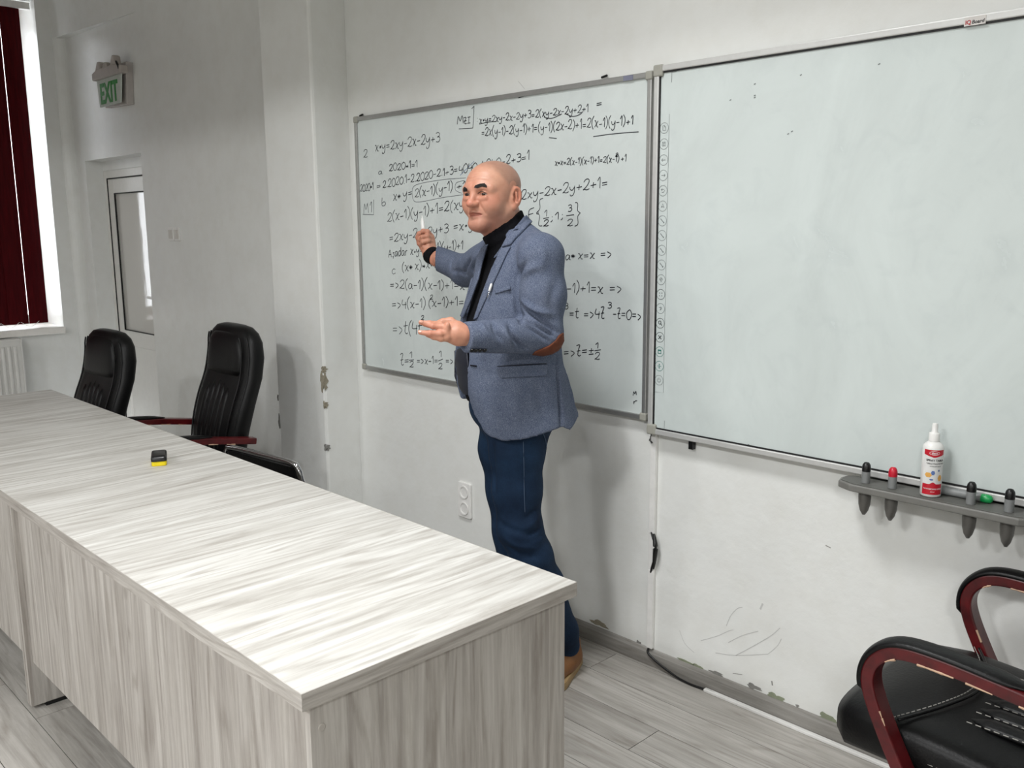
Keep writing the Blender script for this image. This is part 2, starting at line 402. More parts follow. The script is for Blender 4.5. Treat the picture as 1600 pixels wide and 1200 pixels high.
# skirting along the board wall and pilaster
bp = [(0, 0), (-0.016, 0), (-0.016, 0.02), (-0.012, 0.045), (-0.005, 0.058), (0, 0.06)]
def skirting(name, x0, x1, y):
    m = MB(); m.rings([[(xx - (x0 + x1) / 2, p[0], p[1]) for p in bp] for xx in (x0, x1)])
    o = m.build(name, M_BASE); o.location = ((x0 + x1) / 2, y, 0); o['kind'] = 'structure'; return o
skirting('baseboard_front', PX1, RIGHT_X, WALL_Y)
skirting('baseboard_pilaster', PX0, PX1, PY)
skirting('baseboard_door', DX1, PX0, WALL_Y)

# chipped plaster and scuffs on the walls
M_CHIP = plain('bare_plaster', (150, 143, 126), 0.9, var=0.18, scale=60, bump=0.5, bscale=90)
M_CHIPG = plain('old_green_paint', (140, 146, 124), 0.85, var=0.14, scale=50, bump=0.3, bscale=90)
M_CHIPD = plain('chipped_grey_plaster', (132, 131, 127), 0.9, var=0.15, scale=60, bump=0.4, bscale=90)
M_SCUFF = plain('scuff', (196, 196, 194), 0.7)
M_SCUFFD = plain('dark_scuff', (150, 148, 144), 0.7)
random.seed(9)
def blob(parent, cx, cz, w, h, m, y, seed, t=0.004, n=22, name='chip'):
    rnd = random.Random(seed); ph = [rnd.uniform(0, 6.28) for _ in range(4)]; poly = []
    for i in range(n):
        a = 2 * math.pi * i / n; r = 1 + 0.22 * math.sin(3 * a + ph[0]) + 0.16 * math.sin(5 * a + ph[1]) + 0.1 * math.sin(9 * a + ph[2])
        poly.append((w / 2 * r * math.cos(a), h / 2 * r * math.sin(a)))
    MB().prism(poly, -t, 0.001).build(name, m, parent, loc=(cx - parent.location.x, y - parent.location.y, cz - parent.location.z))
for (px, py, w, h, sd) in ((506, 596, .030, .085, 1), (505, 577, .014, .03, 2), (508, 633, .012, .03, 3), (513, 700, .022, .03, 4)):
    p = HIT_Y(px, py, PY); blob(pil, min(p[0], PX1 - w * 0.42), p[2], w, h, M_CHIP if sd < 4 else M_CHIPD, PY, sd)
    # the chip wraps round the corner
    poly = [(PY + 0.0 + 0.016 * (1 + .5 * math.sin(2.3 * i + sd)) * max(0, math.cos(2 * math.pi * i / 16)), h / 2 * math.sin(2 * math.pi * i / 16)) for i in range(16)]
    MB().prism([(a - pil.location.y, b) for a, b in poly], 0, 0.003, 'yz').build('chip', M_CHIP if sd < 4 else M_CHIPD, pil, loc=(PX1 - pil.location.x, 0, p[2]))
for (px, py, w, h, sd) in ((440, 660, .014, .07, 5), (438, 622, .008, .03, 6)):
    p = HIT_Y(px, py, PY); blob(pil, PX0 + w * .4, p[2], w, h, M_CHIPD, PY, sd)
for (px, py, w, h, m, sd) in ((1072, 1036, .10, .018, M_CHIPG, 11), (1090, 1042, .06, .014, M_CHIPG, 12), (1178, 1073, .05, .016, M_CHIPD, 13), (1212, 1090, .055, .026, M_CHIPG, 14),
                              (1246, 1103, .01, .01, M_CHIPD, 15), (1294, 1124, .07, .03, M_CHIPG, 16), (936, 974, .08, .02, M_CHIP, 17), (998, 1004, .02, .014, M_CHIPD, 18), (1120, 1052, .05, .012, M_CHIPD, 19)):
    p = HIT_Y(px, py, WALL_Y); blob(wall_front, p[0], p[2], w, h, m, WALL_Y, sd, 0.0015)
def stroke_mesh(pts3, width, mb, nrm=(0, -1, 0), lift=0.0006):
    """flat ribbon along 3-D points lying on a plane with normal nrm"""
    nv = Vector(nrm); Q = [Vector(p) + nv * lift for p in pts3]; L = []; R_ = []
    for i in range(len(Q)):
        t = (Q[min(i + 1, len(Q) - 1)] - Q[max(i - 1, 0)]);
        if t.length < 1e-9: t = Vector((1, 0, 0))
        t.normalize(); s_ = t.cross(nv) * width / 2; L.append(Q[i] + s_); R_.append(Q[i] - s_)
    n = len(Q); mb.add(L + R_, [(i, i + 1, n + i + 1, n + i) for i in range(n - 1)])
for pts, wd, m in (([(1135, 978), (1142, 962), (1152, 951), (1160, 949)], .0022, M_SCUFF), ([(1095, 1001), (1120, 994), (1138, 986), (1146, 984)], .002, M_SCUFF),
                   ([(1138, 1004), (1160, 993), (1185, 986)], .0022, M_SCUFF), ([(1150, 1024), (1180, 1008), (1205, 993), (1219, 981)], .0026, M_SCUFF),
                   ([(1118, 1020), (1150, 1024), (1200, 1022)], .002, M_SCUFF), ([(1200, 1022), (1214, 1010), (1221, 998)], .0018, M_SCUFF), ([(1062, 985), (1070, 1005), (1085, 1020)], .0016, M_SCUFF),
                   ([(1188, 952), (1192, 943)], .006, M_SCUFF), ([(810, 127), (815, 133), (820, 139)], .002, M_SCUFF), ([(1206, 1064), (1207, 1071)], .005, M_SCUFFD), ([(1145, 1052), (1160, 1054)], .002, M_SCUFFD), ([(1290, 852), (1298, 856)], .003, M_SCUFFD)):
    mb = MB(); stroke_mesh([HIT_Y(a, b, WALL_Y) for a, b in (spline(pts, 6))], wd, mb); mb.build('scuff_mark', m, wall_front)

# ceiling lamps (housings; the light sources sit right below them)
x = N('lamp_diffuser'); x.base((0.9, 0.9, 0.88, 1)); x.set(0.5); x.b.inputs['Emission Color'].default_value = (1, 0.98, 0.95, 1); x.b.inputs['Emission Strength'].default_value = 2.0; M_DIFF = x.m
for i, (lx, ly, lw) in enumerate(LAMPS):
    lp = tag(empty('ceiling_lamp', (lx, ly, CEIL)), ['square white ceiling lamp over the desks, nearest the board wall', 'square white ceiling lamp behind the ceiling beam, in line with the desk end', 'square white ceiling lamp behind the beam, nearer the windows', 'square white ceiling lamp behind the beam, at the right side', 'square white ceiling lamp nearest the back wall'][i], 'lamp', 'ceiling lamps')
    MB().box(-.31, .31, -.31, -.29, -.07, 0).box(-.31, .31, .29, .31, -.07, 0).box(-.31, -.29, -.29, .29, -.07, 0).box(.29, .31, -.29, .29, -.07, 0).build('housing', M_WHITEP, lp)
    MB().box(-.29, .29, -.29, .29, -.06, -.05).build('diffuser', M_DIFF, lp)
# ================================================================== desks
M_CAPS = plain('screw_cap', (176, 170, 163), 0.6)
def desk(x0, x1, label):
    w = x1 - x0; Y0, Y1 = 0.751, 1.465; dpt = Y1 - Y0
    t = tag(empty('desk', ((x0 + x1) / 2, (Y0 + Y1) / 2, 0)), label, 'desk', 'two desks joined end to end')
    hw, hd = w / 2, dpt / 2
    MB().box(-hw + .0015, hw - .0015, -hd + .0015, hd - .0015, .716, .75).build('tabletop', M_DTOP, t)
    MB().box(-hw, hw, -hd, -hd + .0015, .716, .7497).build('edge_band', M_DX, t)
    MB().box(-hw, hw, hd - .0015, hd, .716, .7497).build('edge_band', M_DX, t)
    for s in (-1, 1):
        xa = s * hw; MB().box(min(xa, xa - s * .0015), max(xa, xa - s * .0015), -hd + .0015, hd - .0015, .716, .7497).build('edge_band', M_DY, t)
        e0 = (hw - .034, hw - .016) if s == 1 else (-hw + .001, -hw + .019)
        if x1 < -3: e0 = (hw - .019, hw - .001) if s == 1 else (-hw + .012, -hw + .030)
        sp = MB().box(e0[0], e0[1], -hd + .024, hd - .024, .012, .716).build('side_panel', M_DV, t)
        for yy in (-.25, .25): MB().box(e0[0] - .002, e0[1] + .002, yy - .04, yy + .04, 0, .0125).build('glide_foot', M_BLACKP, sp)
        if s == 1 and x1 > -3:
            for yy, zz in ((-.31, .662), (-.31, .24)):
                MB().lathe([(.0075, 0), (.0075, .0012), (.006, .0018)], (e0[1], yy, zz), 16, 'x').build('screw_cap', M_CAPS, sp)
    MB().box(-hw + .02, hw - .035, -hd + .04, -hd + .058, .165, .716).build('modesty_panel', M_DV, t)
    return t
desk(-3.088, -1.310, 'whitewashed wooden desk in front, its end panel facing the camera')
desk(-4.859, -3.0895, 'whitewashed wooden desk at the far left, under the red window blind')

# board eraser on the desk
er = HIT_Z(246, 727, .75)
t = tag(empty('board_eraser', (er[0] - .03, er[1] + .02, .75), math.radians(66)), 'small black and yellow board eraser lying on the desk', 'eraser')
M_YEL = plain('yellow_foam', (232, 208, 24), 0.7, bump=.1)
MB().prism(rrect(-.024, .024, -.052, .052, .008), 0, .017, 'xy').build('felt_block', M_YEL, t, bevel=.003)
MB().rings([[(p[0] * s, p[1] * s, z) for p in rrect(-.0255, .0255, -.054, .054, .010)] for z, s in ((.017, 1), (.026, 1), (.032, .93), (.035, .8))]).build('grip', M_BLACKP, t, smooth=True, auto=50)

# ================================================================== whiteboards
def board_frame(t, w, h, fw, depth, gasket, corner=.032, corner_d=.003, m=None):
    m = m or M_ALU
    """frame rails, corner caps; local origin = lower left corner on the wall, board faces -y"""
    MB().box(0, w, -depth, 0, 0, fw).build('frame_rail', m, t, bevel=.003)
    MB().box(0, w, -depth, 0, h - fw, h).build('frame_rail', m, t, bevel=.003)
    MB().box(0, fw, -depth, 0, fw, h - fw).build('frame_rail', m, t, bevel=.003)
    MB().box(w - fw, w, -depth, 0, fw, h - fw).build('frame_rail', m, t, bevel=.003)
    for cx in (0, 1):
        for cz in (0, 1):
            x0 = -corner_d if cx == 0 else w - corner; z0 = -corner_d if cz == 0 else h - corner
            MB().box(x0, x0 + corner + corner_d, -depth - .003, 0, z0, z0 + corner + corner_d).build('corner_cap', M_CORNER, t, bevel=.006, seg=3)
    if gasket:
        g = .0045
        MB().box(fw, w - fw, -depth + .004, -depth + .012, fw, fw + g).box(fw, w - fw, -depth + .004, -depth + .012, h - fw - g, h - fw).box(fw, fw + g, -depth + .004, -depth + .012, fw, h - fw).box(w - fw - g, w - fw, -depth + .004, -depth + .012, fw, h - fw).build('gasket', M_GASKET, t)

WBY = 2.438      # whiteboard writing surface
a = HIT_Y(550.5, 184.5, 2.43); b = HIT_Y(1009.5, 657, 2.43)
WX0, WX1, WZ0, WZ1 = -3.528, -1.866, .890, 2.029
wb = tag(empty('whiteboard', (WX0, WALL_Y - .003, WZ0)), 'framed whiteboard covered in handwritten equations behind the standing man', 'whiteboard')
board_frame(wb, WX1 - WX0, WZ1 - WZ0, .018, .027, False, .026)
MB().box(.015, WX1 - WX0 - .015, -.019, -.004, .015, WZ1 - WZ0 - .015).build('writing_surface', M_WB, wb)
WBY = WALL_Y - .003 - .019
M_STK = plain('grey_sticker', (120, 122, 140), 0.5)
MB().box(WX1 - WX0 - .115, WX1 - WX0 - .075, -.0285, -.027, WZ1 - WZ0 - .018, WZ1 - WZ0 - .002).build('sticker', M_STK, wb)
for px, py in ((567, 181), (947, 121)):
    p = HIT_Y(px, py, WALL_Y); MB().tube([(p[0] - WX0 - .012, -.006, p[2] - WZ0), (p[0] - WX0 + .012, -.006, p[2] - WZ0 + .004)], .004, 6).build('hook', M_BLACKP, wb)

# ---- stroke lettering: one polyline set per character, unit height 1 (x-height .62, descender -.35)
GL = {
 '0': (.55, [[(.28, 1), (.05, .75), (.02, .4), (.15, .03), (.35, 0), (.5, .3), (.5, .7), (.35, .97), (.25, 1)]]),
 '1': (.30, [[(.02, .68), (.2, 1), (.2, 0)]]),
 '2': (.55, [[(.05, .75), (.2, .98), (.42, .95), (.45, .7), (.25, .3), (.02, .05), (.12, .1), (.3, .02), (.5, .1)]]),
 '3': (.50, [[(.05, .9), (.25, 1), (.43, .85), (.38, .62), (.18, .53)], [(.18, .53), (.4, .5), (.47, .25), (.3, 0), (.05, .06)]]),
 '4': (.50, [[(.1, 1), (.03, .45), (.46, .45)], [(.38, .72), (.38, -.05)]]),
 'x': (.50, [[(.03, .62), (.15, .6), (.32, .05), (.45, .02)], [(.43, .62), (.05, 0)]]),
 'y': (.52, [[(.03, .62), (.08, .3), (.25, .22), (.4, .5)], [(.42, .64), (.4, 0), (.28, -.34), (.1, -.36), (.08, -.2)]]),
 'a': (.52, [[(.4, .5), (.2, .62), (.05, .35), (.12, .03), (.3, .15), (.4, .55), (.4, .1), (.5, .02)]]),
 'b': (.45, [[(.08, 1.05), (.06, .1), (.25, 0), (.38, .25), (.25, .5), (.08, .35)]]),
 'c': (.42, [[(.36, .55), (.2, .66), (.04, .35), (.15, .0), (.36, .08)]]),
 't': (.42, [[(.2, 1.05), (.16, .6), (.14, .15), (.26, 0), (.36, .08)], [(.0, .64), (.38, .7)]]),
 'T': (.42, [[(.02, .98), (.2, 1.05), (.3, .98), (.2, .6), (.15, .1), (.28, -.02), (.38, .06)], [(.05, .45), (.34, .5)]]),
 'd': (.5, [[(.38, .5), (.2, .6), (.05, .3), (.15, 0), (.35, .2), (.4, 1.0), (.4, .05)]]),
 's': (.36, [[(.3, .55), (.1, .5), (.25, .3), (.2, .02), (.03, .05)], [(.16, -.05), (.12, -.2)]]),
 'r': (.35, [[(.05, .6), (.08, 0)], [(.08, .35), (.2, .6), (.32, .55)]]),
 'A': (.6, [[(.03, 0), (.25, .95), (.45, 0)], [(.1, .35), (.45, .4)]]),
 'M': (.7, [[(.03, 0), (.12, .98), (.28, .35), (.45, 1), (.55, 0)]]),
 'I': (.4, [[(.18, .95), (.18, .05)], [(.02, .96), (.34, .95)], [(.02, .05), (.34, .04)]]),
 '(': (.34, [[(.28, 1.15), (.08, .75), (.06, .25), (.22, -.2)]]),
 ')': (.34, [[(.05, 1.15), (.24, .75), (.24, .25), (.06, -.2)]]),
 '{': (.5, [[(.4, 1.5), (.22, 1.4), (.24, .8), (.05, .5), (.22, .3), (.18, -.4), (.38, -.5)], [(.05, .5), (.12, .6), (.15, .45), (.05, .45)]]),
 '}': (.5, [[(.05, 1.5), (.22, 1.4), (.22, .8), (.38, .55), (.24, .3), (.26, -.35), (.05, -.5)], [(.36, .55), (.42, .55)]]),
 '+': (.55, [[(.04, .36), (.46, .40)], [(.25, .62), (.23, .12)]]),
 '-': (.46, [[(.05, .36), (.38, .38)]]),
 '=': (.55, [[(.06, .46), (.44, .48)], [(.06, .24), (.44, .26)]]),
 '*': (.42, [[(.06, .5), (.32, .2)], [(.3, .52), (.08, .2)], [(.02, .36), (.36, .36)]]),
 '.': (.22, [[(.08, .08), (.13, .04), (.09, .02)]]),
 'o': (.34, [[(.1, .36), (.2, .44), (.24, .32), (.12, .26), (.12, .4), (.22, .36)]]),
 ';': (.3, [[(.12, .55), (.16, .5)], [(.16, .1), (.14, -.05), (.06, -.2)]]),
 ':': (.25, [[(.1, .5), (.13, .46)], [(.1, .12), (.13, .08)]]),
 '>': (.5, [[(.05, .62), (.36, .36), (.1, .0)]]),
 'e': (.5, [[(.4, .95), (.15, .85), (.1, .5), (.15, .1), (.3, -.05)], [(.1, .48), (.36, .52)]]),
 ' ': (.4, []),
 '_': (.2, []),
 '±': (.5, [[(.04, .5), (.42, .52)], [(.24, .75), (.22, .25)], [(.05, .1), (.42, .12)]]),
 '#': (.62, [[(.06, .5), (.32, .2)], [(.3, .52), (.08, .2)], [(.18, .6), (.2, .1)], [(.02, .36), (.4, .36)]]),
}
def write(txt, p0, p1, hpx, wd=.0032, m=None, seed=0, slant=.08):
    """handwrite txt with its baseline from pixel p0 to p1 on the whiteboard, letters hpx pixels tall"""
    rnd = random.Random(seed * 7 + len(txt)); A = HIT_Y(p0[0], p0[1], WBY); B = HIT_Y(p1[0], p1[1], WBY); C = HIT_Y(p0[0], p0[1] - hpx, WBY)
    H = C[2] - A[2]; D = B - A; tot = sum(GL[c][0] for c in txt); mb = MB(); u = 0.0
    for c in txt:
        wd_, st = GL[c]; cell = D[0] * wd_ / tot; k = rnd.uniform(.9, 1.08); oz = rnd.uniform(-.05, .05); sl = slant + rnd.uniform(-.05, .05)
        for s in st:
            pts = spline(s, 4) if len(s) > 2 else [s[0], s[1]]
            P3 = []
            for q in pts:
                fx = u / tot + (q[0] / wd_) * wd_ / tot
                P3.append((A[0] + D[0] * fx + sl * q[1] * H * .6, WBY, A[2] + D[2] * fx + (q[1] * k + oz) * H))
            stroke_mesh(P3, wd * rnd.uniform(.85, 1.15), mb)
        u += wd_
    mb.v = [(v[0] - WX0, v[1] - wb.location.y, v[2] - WZ0) for v in mb.v]
    return mb.build('handwriting', m or M_INK, wb)
def draw(pts, wd=.003, m=None, smooth=True):
    mb = MB(); q = spline(pts, 6) if smooth and len(pts) > 2 else pts
    stroke_mesh([HIT_Y(a, b, WBY) for a, b in q], wd, mb); mb.v = [(v[0] - WX0, v[1] - wb.location.y, v[2] - WZ0) for v in mb.v]
    mb.build('marker_line', m or M_INK, wb)

write('M', (714, 195), (727, 193), 13, seed=1); write(':', (744, 192), (748, 191), 12, seed=62); write('TI', (724, 194), (736, 192), 10, seed=2)
draw([(717, 201.5), (739, 200), (741, 166)], smooth=False); draw([(737, 170), (741, 166)])
write('xoy=2xy-2x-2y+3=2(xy-2x-2y+2+1', (749, 193), (920, 175), 11, seed=3, wd=.003)
write('=', (931, 168), (942, 166), 13, seed=4); draw([(749, 194), (762, 191), (776, 190)]); draw([(850, 183), (862, 185), (878, 178)]); draw([(884, 178), (895, 182), (906, 179), (911, 174)])
write('=2x(y-1)-2(y-1)+1=(y-1)(2x-2)+1=2(x-1)(y-1)+1', (752, 213), (990, 195), 13, seed=5, wd=.003)
draw([(927, 213.5), (960, 209), (998, 206)]); draw([(858, 215), (870, 216.5)])
write('2', (568, 247), (575, 246), 14, seed=6); write('xoy=2xy-2x-2y+3', (586, 237), (688, 222), 15, seed=7)
write('a', (591, 273), (598, 272), 9, seed=8, m=M_INKT); write('2020*1=1', (608, 268), (653, 261), 11, seed=9)
write('x*x=2(x-1)(x-1)+1=2(x-1)_+1', (867, 259), (979, 252), 10, seed=60, wd=.0028); write('2', (962, 245), (966, 244), 6, seed=61, wd=.0026)
write('2020*1', (563, 300), (584, 296), 11, seed=10); write('=', (588, 296), (596, 294), 11, seed=63); write('2.2020.1-2.2020-2.1+3=', (598, 294), (716, 270), 12, seed=64)
write('4040-4040-2+3=1', (717, 272), (828, 250), 13, seed=11)
draw([(719, 274), (741, 252)], m=M_INKB, wd=.0022, smooth=False)
write('b', (596, 322), (604, 321), 13, seed=12, m=M_INKT); write('x#y=', (614, 314), (645, 306), 14, seed=13); write('2(x-1)(y-1)', (648, 309), (708, 297), 14, seed=14); write('+1', (713, 297), (728, 294), 12, seed=15)
draw([(644, 301), (650, 289), (690, 281), (728, 278)], wd=.002, m=M_INKT); draw([(644, 301), (647, 314), (660, 315), (690, 309), (726, 304)], wd=.002, m=M_INKT); draw([(726, 282), (713, 286), (712, 297), (722, 302)], wd=.002, m=M_INKT)
write('M1', (568, 333), (582, 331), 16, seed=16, m=M_INKT); draw([(567, 335), (584, 335.5), (584, 312)], m=M_INKT, smooth=False)
write('2(x-1)(y-1)+1=2(xy', (605, 347), (726, 326), 15, seed=17); write('2xy-2x-2y+2+1=', (814, 312), (951, 292), 15, seed=18)
write('=2xy-2x-2y+3 =xoy', (608, 379), (740, 356), 14, seed=19)
write('e{', (823, 346), (851, 341), 20, seed=20); write('1', (850, 339), (856, 338), 10, seed=21); draw([(849, 341.5), (858, 340)]); write('2', (849, 354), (858, 353), 10, seed=22)
write(';1;', (859, 345), (883, 341), 12, seed=23); write('3', (887, 331), (894, 330), 11, seed=24); draw([(885, 337), (897, 335.5)]); write('2', (886, 354), (896, 353), 12, seed=25); write('}', (897, 345), (909, 343), 20, seed=26)
write('Asadar xoy=2(x-1)(y-1)+1', (607, 402), (724, 389), 13, seed=27)
write('c', (612, 428), (619, 427), 12, seed=28, m=M_INKT); write('(x#x)*x*x=', (628, 424), (694, 417), 14, seed=29)
write('a#x=x =>', (883, 406), (957, 403), 14, seed=30)
write('=>2(a-1)(x-1)+1=x', (609, 451), (727, 452), 14, seed=31); write('x-1)+1=x =>', (876, 457), (973, 458), 16, seed=32)
write('=>4(x-1)_(x-1)+1=', (612, 482), (726, 478), 14, seed=33); write('2', (672, 469), (677, 468), 8, seed=34)
write('3', (882, 483), (888, 483), 9, seed=35); write('=t =>4T', (889, 496), (945, 497), 16, seed=36); write('3', (949, 482), (956, 482), 10, seed=37); write('-T=0=>', (957, 497), (1003, 500), 16, seed=38)
write('=>t(4t_-1)=0', (613, 521), (705, 524), 18, seed=39); write('2', (658, 500), (663, 500), 8, seed=40)
write('T=', (625, 570), (640, 569), 16, seed=41); write('1', (640, 559), (645, 559), 9, seed=42); draw([(639, 563), (647, 562)]); write('2', (640, 574), (647, 574), 9, seed=43)
write('=>x-1=', (651, 568), (685, 569), 12, seed=44); write('1', (686, 558), (691, 558), 10, seed=45); draw([(685, 564), (692, 561)]); write('2', (685, 577), (692, 577), 9, seed=46); write('=>', (696, 568), (709, 569), 11, seed=47)
write('=>T=±', (880, 557), (929, 554), 15, seed=48); write('1', (930, 544), (936, 544), 9, seed=49); draw([(929, 548), (939, 546.5)]); write('2', (929, 562), (938, 562), 11, seed=50)
write('M', (989, 618), (996, 617), 6, seed=51); write('r', (989, 632), (996, 631), 8, seed=52); draw([(810, 153), (818, 151)], m=M_INK)

# ---- interactive board
IX0, IZ0, IZ1 = -1.845, .853, 2.040; IW = 1.62; IH = IZ1 - IZ0
iq = tag(empty('interactive_board', (IX0, WALL_Y - .004, IZ0)), 'large blank interactive whiteboard with an icon strip, at the right', 'whiteboard')
board_frame(iq, IW, IH, .019, .042, True, .034, m=M_ALUL)
MB().box(.018, IW - .018, -.034, -.006, .018, IH - .018).build('touch_surface', M_IQ, iq)
IY = iq.location.y - .034
M_PRINT = plain('grey_print', (120, 126, 126), 0.6); M_PRINTD = plain('dark_print', (60, 66, 66), 0.6); M_TEAL = plain('teal_print', (60, 128, 118), 0.6)
def iqp(px, py): p = HIT_Y(px, py, IY); return (p[0] - IX0, p[2] - IZ0)
def stroke_iq(pts, wd, mb): stroke_mesh([(a, IY - iq.location.y, b) for a, b in pts], wd, mb)
u0 = iqp(1031, 180)[0]; u1 = iqp(1046, 178)[0]; v1 = iqp(1038, 179)[1]; v0 = iqp(1030, 613)[1]
mb = MB(); stroke_iq([(u0, v0), (u1, v0), (u1, v1), (u0, v1), (u0, v0)], .0012, mb); mb.build('icon_strip_outline', M_PRINT, iq)
icons = ['page', 'save', 'left', 'right', 'undo', 'arrow', 'pen', 'pen', 'pen', 'pen', 'eraser', 'dots', 'hand', 'zoom', 'cross', 'window', 'move', 'power']
ipy = [(1039, 200), (1038, 225), (1037.5, 250), (1037, 274), (1036.5, 298), (1036, 322), (1035.5, 345), (1035, 368), (1034.5, 391), (1034, 414), (1033.5, 437), (1033, 460), (1032.5, 482), (1032, 505), (1031.5, 527), (1031, 549.5), (1030.5, 572), (1030, 594)]
uc = (u0 + u1) / 2
def circ(c, r, a0=0, a1=360, n=20): return [(c[0] + r * math.cos(math.radians(a0 + (a1 - a0) * i / n)), c[1] + r * math.sin(math.radians(a0 + (a1 - a0) * i / n))) for i in range(n + 1)]
for k, (nm, (px, py)) in enumerate(zip(icons, ipy)):
    c = (uc, iqp(px, py)[1]); r = .0165; mb = MB(); stroke_iq(circ(c, r), .0014, mb); q = r * .45
    S = lambda *pts, w=.0018: stroke_iq([(c[0] + a * q, c[1] + b * q) for a, b in pts], w, mb)
    if nm == 'page': S((-.7, -1), (.7, -1), (.7, .4), (.1, 1), (-.7, 1), (-.7, -1)); S((.1, 1), (.1, .4), (.7, .4))
    elif nm == 'save': S((-.8, -.8), (.8, -.8), (.8, .8), (-.8, .8), (-.8, -.8)); S((-.4, .8), (-.4, .2), (.4, .2), (.4, .8)); S((-.4, -.4), (.4, -.4))
    elif nm == 'left': S((1, 0), (-1, 0)); S((-.4, .6), (-1, 0), (-.4, -.6))
    elif nm == 'right': S((-1, 0), (1, 0)); S((.4, .6), (1, 0), (.4, -.6))
    elif nm == 'undo': S((-.9, .4), (.3, .7), (.9, 0), (.3, -.7), (-.6, -.6)); S((-.3, 1), (-.9, .4), (-.3, -.1))
    elif nm == 'arrow': S((-.7, -.5), (.1, 1), (.8, -.6), (0, -.2), (-.7, -.5))
    elif nm == 'pen': S((-.9, .9), (.9, -.9), w=.0026); S((.5, -.9), (.9, -.9), (.9, -.5))
    elif nm == 'eraser': S((-.8, .2), (0, 1), (.8, .2), (0, -.9), (-.8, .2)); S((-.4, -.3), (.4, .6))
    elif nm == 'dots':
        for a_, b_ in ((-.6, .6), (.6, .6), (-.6, -.6), (.6, -.6)): stroke_iq(circ((c[0] + a_ * q, c[1] + b_ * q), .0009, n=8), .0018, mb)
    elif nm == 'hand': S((-.8, .4), (.3, .6), (.7, 0), (-.2, -.8)); S((.3, .6), (-.2, -.8))
    elif nm == 'zoom': stroke_iq(circ((c[0] - .2 * q, c[1] + .3 * q), q * .7), .0024, mb); S((.3, -.2), (1, -1), w=.003)
    elif nm == 'cross': S((-.8, -.8), (.8, .8), w=.0028); S((-.8, .8), (.8, -.8), w=.0028)
    elif nm == 'window': S((-.8, -.8), (.8, -.8), (.8, .8), (-.8, .8), (-.8, -.8), w=.0026); S((-.8, .5), (.8, .5), w=.003)
    elif nm == 'move': S((-1, 0), (1, 0)); S((0, -1), (0, 1)); S((-.3, .7), (0, 1), (.3, .7)); S((-.3, -.7), (0, -1), (.3, -.7))
    elif nm == 'power': stroke_iq(circ(c, q * .9, 130, 410), .0018, mb); S((0, 1.1), (0, .1))
    mb.build('toolbar_icon', M_TEAL if nm in ('window', 'move') else (M_PRINTD if nm in ('zoom', 'cross', 'dots') else M_PRINT), iq)
mb = MB()
for (px, py), sx, sz in (((1050, 113), 1, -1), ((1038, 671), 1, 1)):
    u, v = iqp(px, py); stroke_iq([(u, v + sz * .03), (u, v), (u + sx * .018, v)], .0016, mb)
mb.build('calibration_marks', M_PRINT, iq)
# maker's sticker on the top rail
p = HIT_Y(1507, 33, WALL_Y - .046); q = HIT_Y(1541, 27, WALL_Y - .046)
sx = p[0] - IX0; sw = q[0] - p[0]
st = MB().box(sx, sx + sw, -.0432, -.042, IH - .0235, IH - .003).build('sticker', plain('sticker_paper', (214, 210, 206), .5), iq)
M_LR = plain('logo_red', (176, 40, 48), .5); M_LK = plain('logo_black', (24, 24, 28), .5)
t1, w1 = text_mesh('IQ', .0185, bold=.0004); t2_, w2 = text_mesh('Board', .0165, shear=.15, bold=.0003)
sc = (sw * .9) / (w1 + w2 + .002)
for mbx, ox, m in ((t1, sx + sw * .05, M_LR), (t2_, sx + sw * .05 + (w1 + .002) * sc, M_LK)):
    mbx.v = [(v[0] * sc + ox, v[1] - .0434, v[2] * min(1, sc) + IH - .0195) for v in mbx.v]; mbx.build('logo', m, st)
MB().box(.150, .166, -.016, .002, -.034, .0).build('mounting_bracket', M_BLACKP, iq)
MB().box(IW - .2, IW - .184, -.016, .002, -.034, .0).build('mounting_bracket', M_BLACKP, iq)
# faint smears and dots of old ink
mb = MB()
for px, py in ((1178, 132), (1250, 118), (1178, 150), (1178, 153), (1140, 157), (1372, 101), (1230, 210), (1236, 206), (1168, 695)):
    u, v = iqp(px, py); stroke_iq([(u, v), (u + .006, v + .002)], .003, mb)
mb.build('ink_speck', M_PRINT, iq)

# ---- pen tray under the interactive board
TX0, TX1 = -1.135, -.630; TZ = .838
tray = tag(empty('pen_tray', ((TX0 + TX1) / 2, WALL_Y - .05, TZ)), 'grey plastic pen tray under the right board, holding markers and a bottle', 'tray')
hw = (TX1 - TX0) / 2
out = [(-hw, 0.0), (-hw + .02, .012), (hw - .02, .012), (hw, 0.0), (hw + .004, -.03), (hw, -.062), (hw - .035, -.082), (-hw + .045, -.082), (-hw + .004, -.062), (-hw - .004, -.03)]
MB().prism(out, -.012, .008, 'xy').build('shelf', M_GREYP, tray, bevel=.004, seg=3)
inn = [(a * .975, b * .86 - .004) for a, b in out]
MB().prism(inn, .008, .010, 'xy').build('inlay', plain('tray_dark_inlay', (92, 92, 88), .5), tray, bevel=.001)
MB().box(-hw + .03, hw - .03, .0, .046, -.01, .004).build('wall_bracket', M_GREYP, tray)
CUPY = -.045; pens = []
M_PENB = plain('pen_grey_barrel', (128, 130, 130), .4)
capcol = {'black': M_BLACKP, 'red': plain('red_cap', (196, 24, 48), .3), 'green': plain('green_cap', (22, 150, 78), .3)}
M_CUP = plain('cup_plastic', (92, 90, 86), .35)
MARK = [(1353, 'black'), (1395, 'red'), (1517, 'black'), (1578, 'black')]
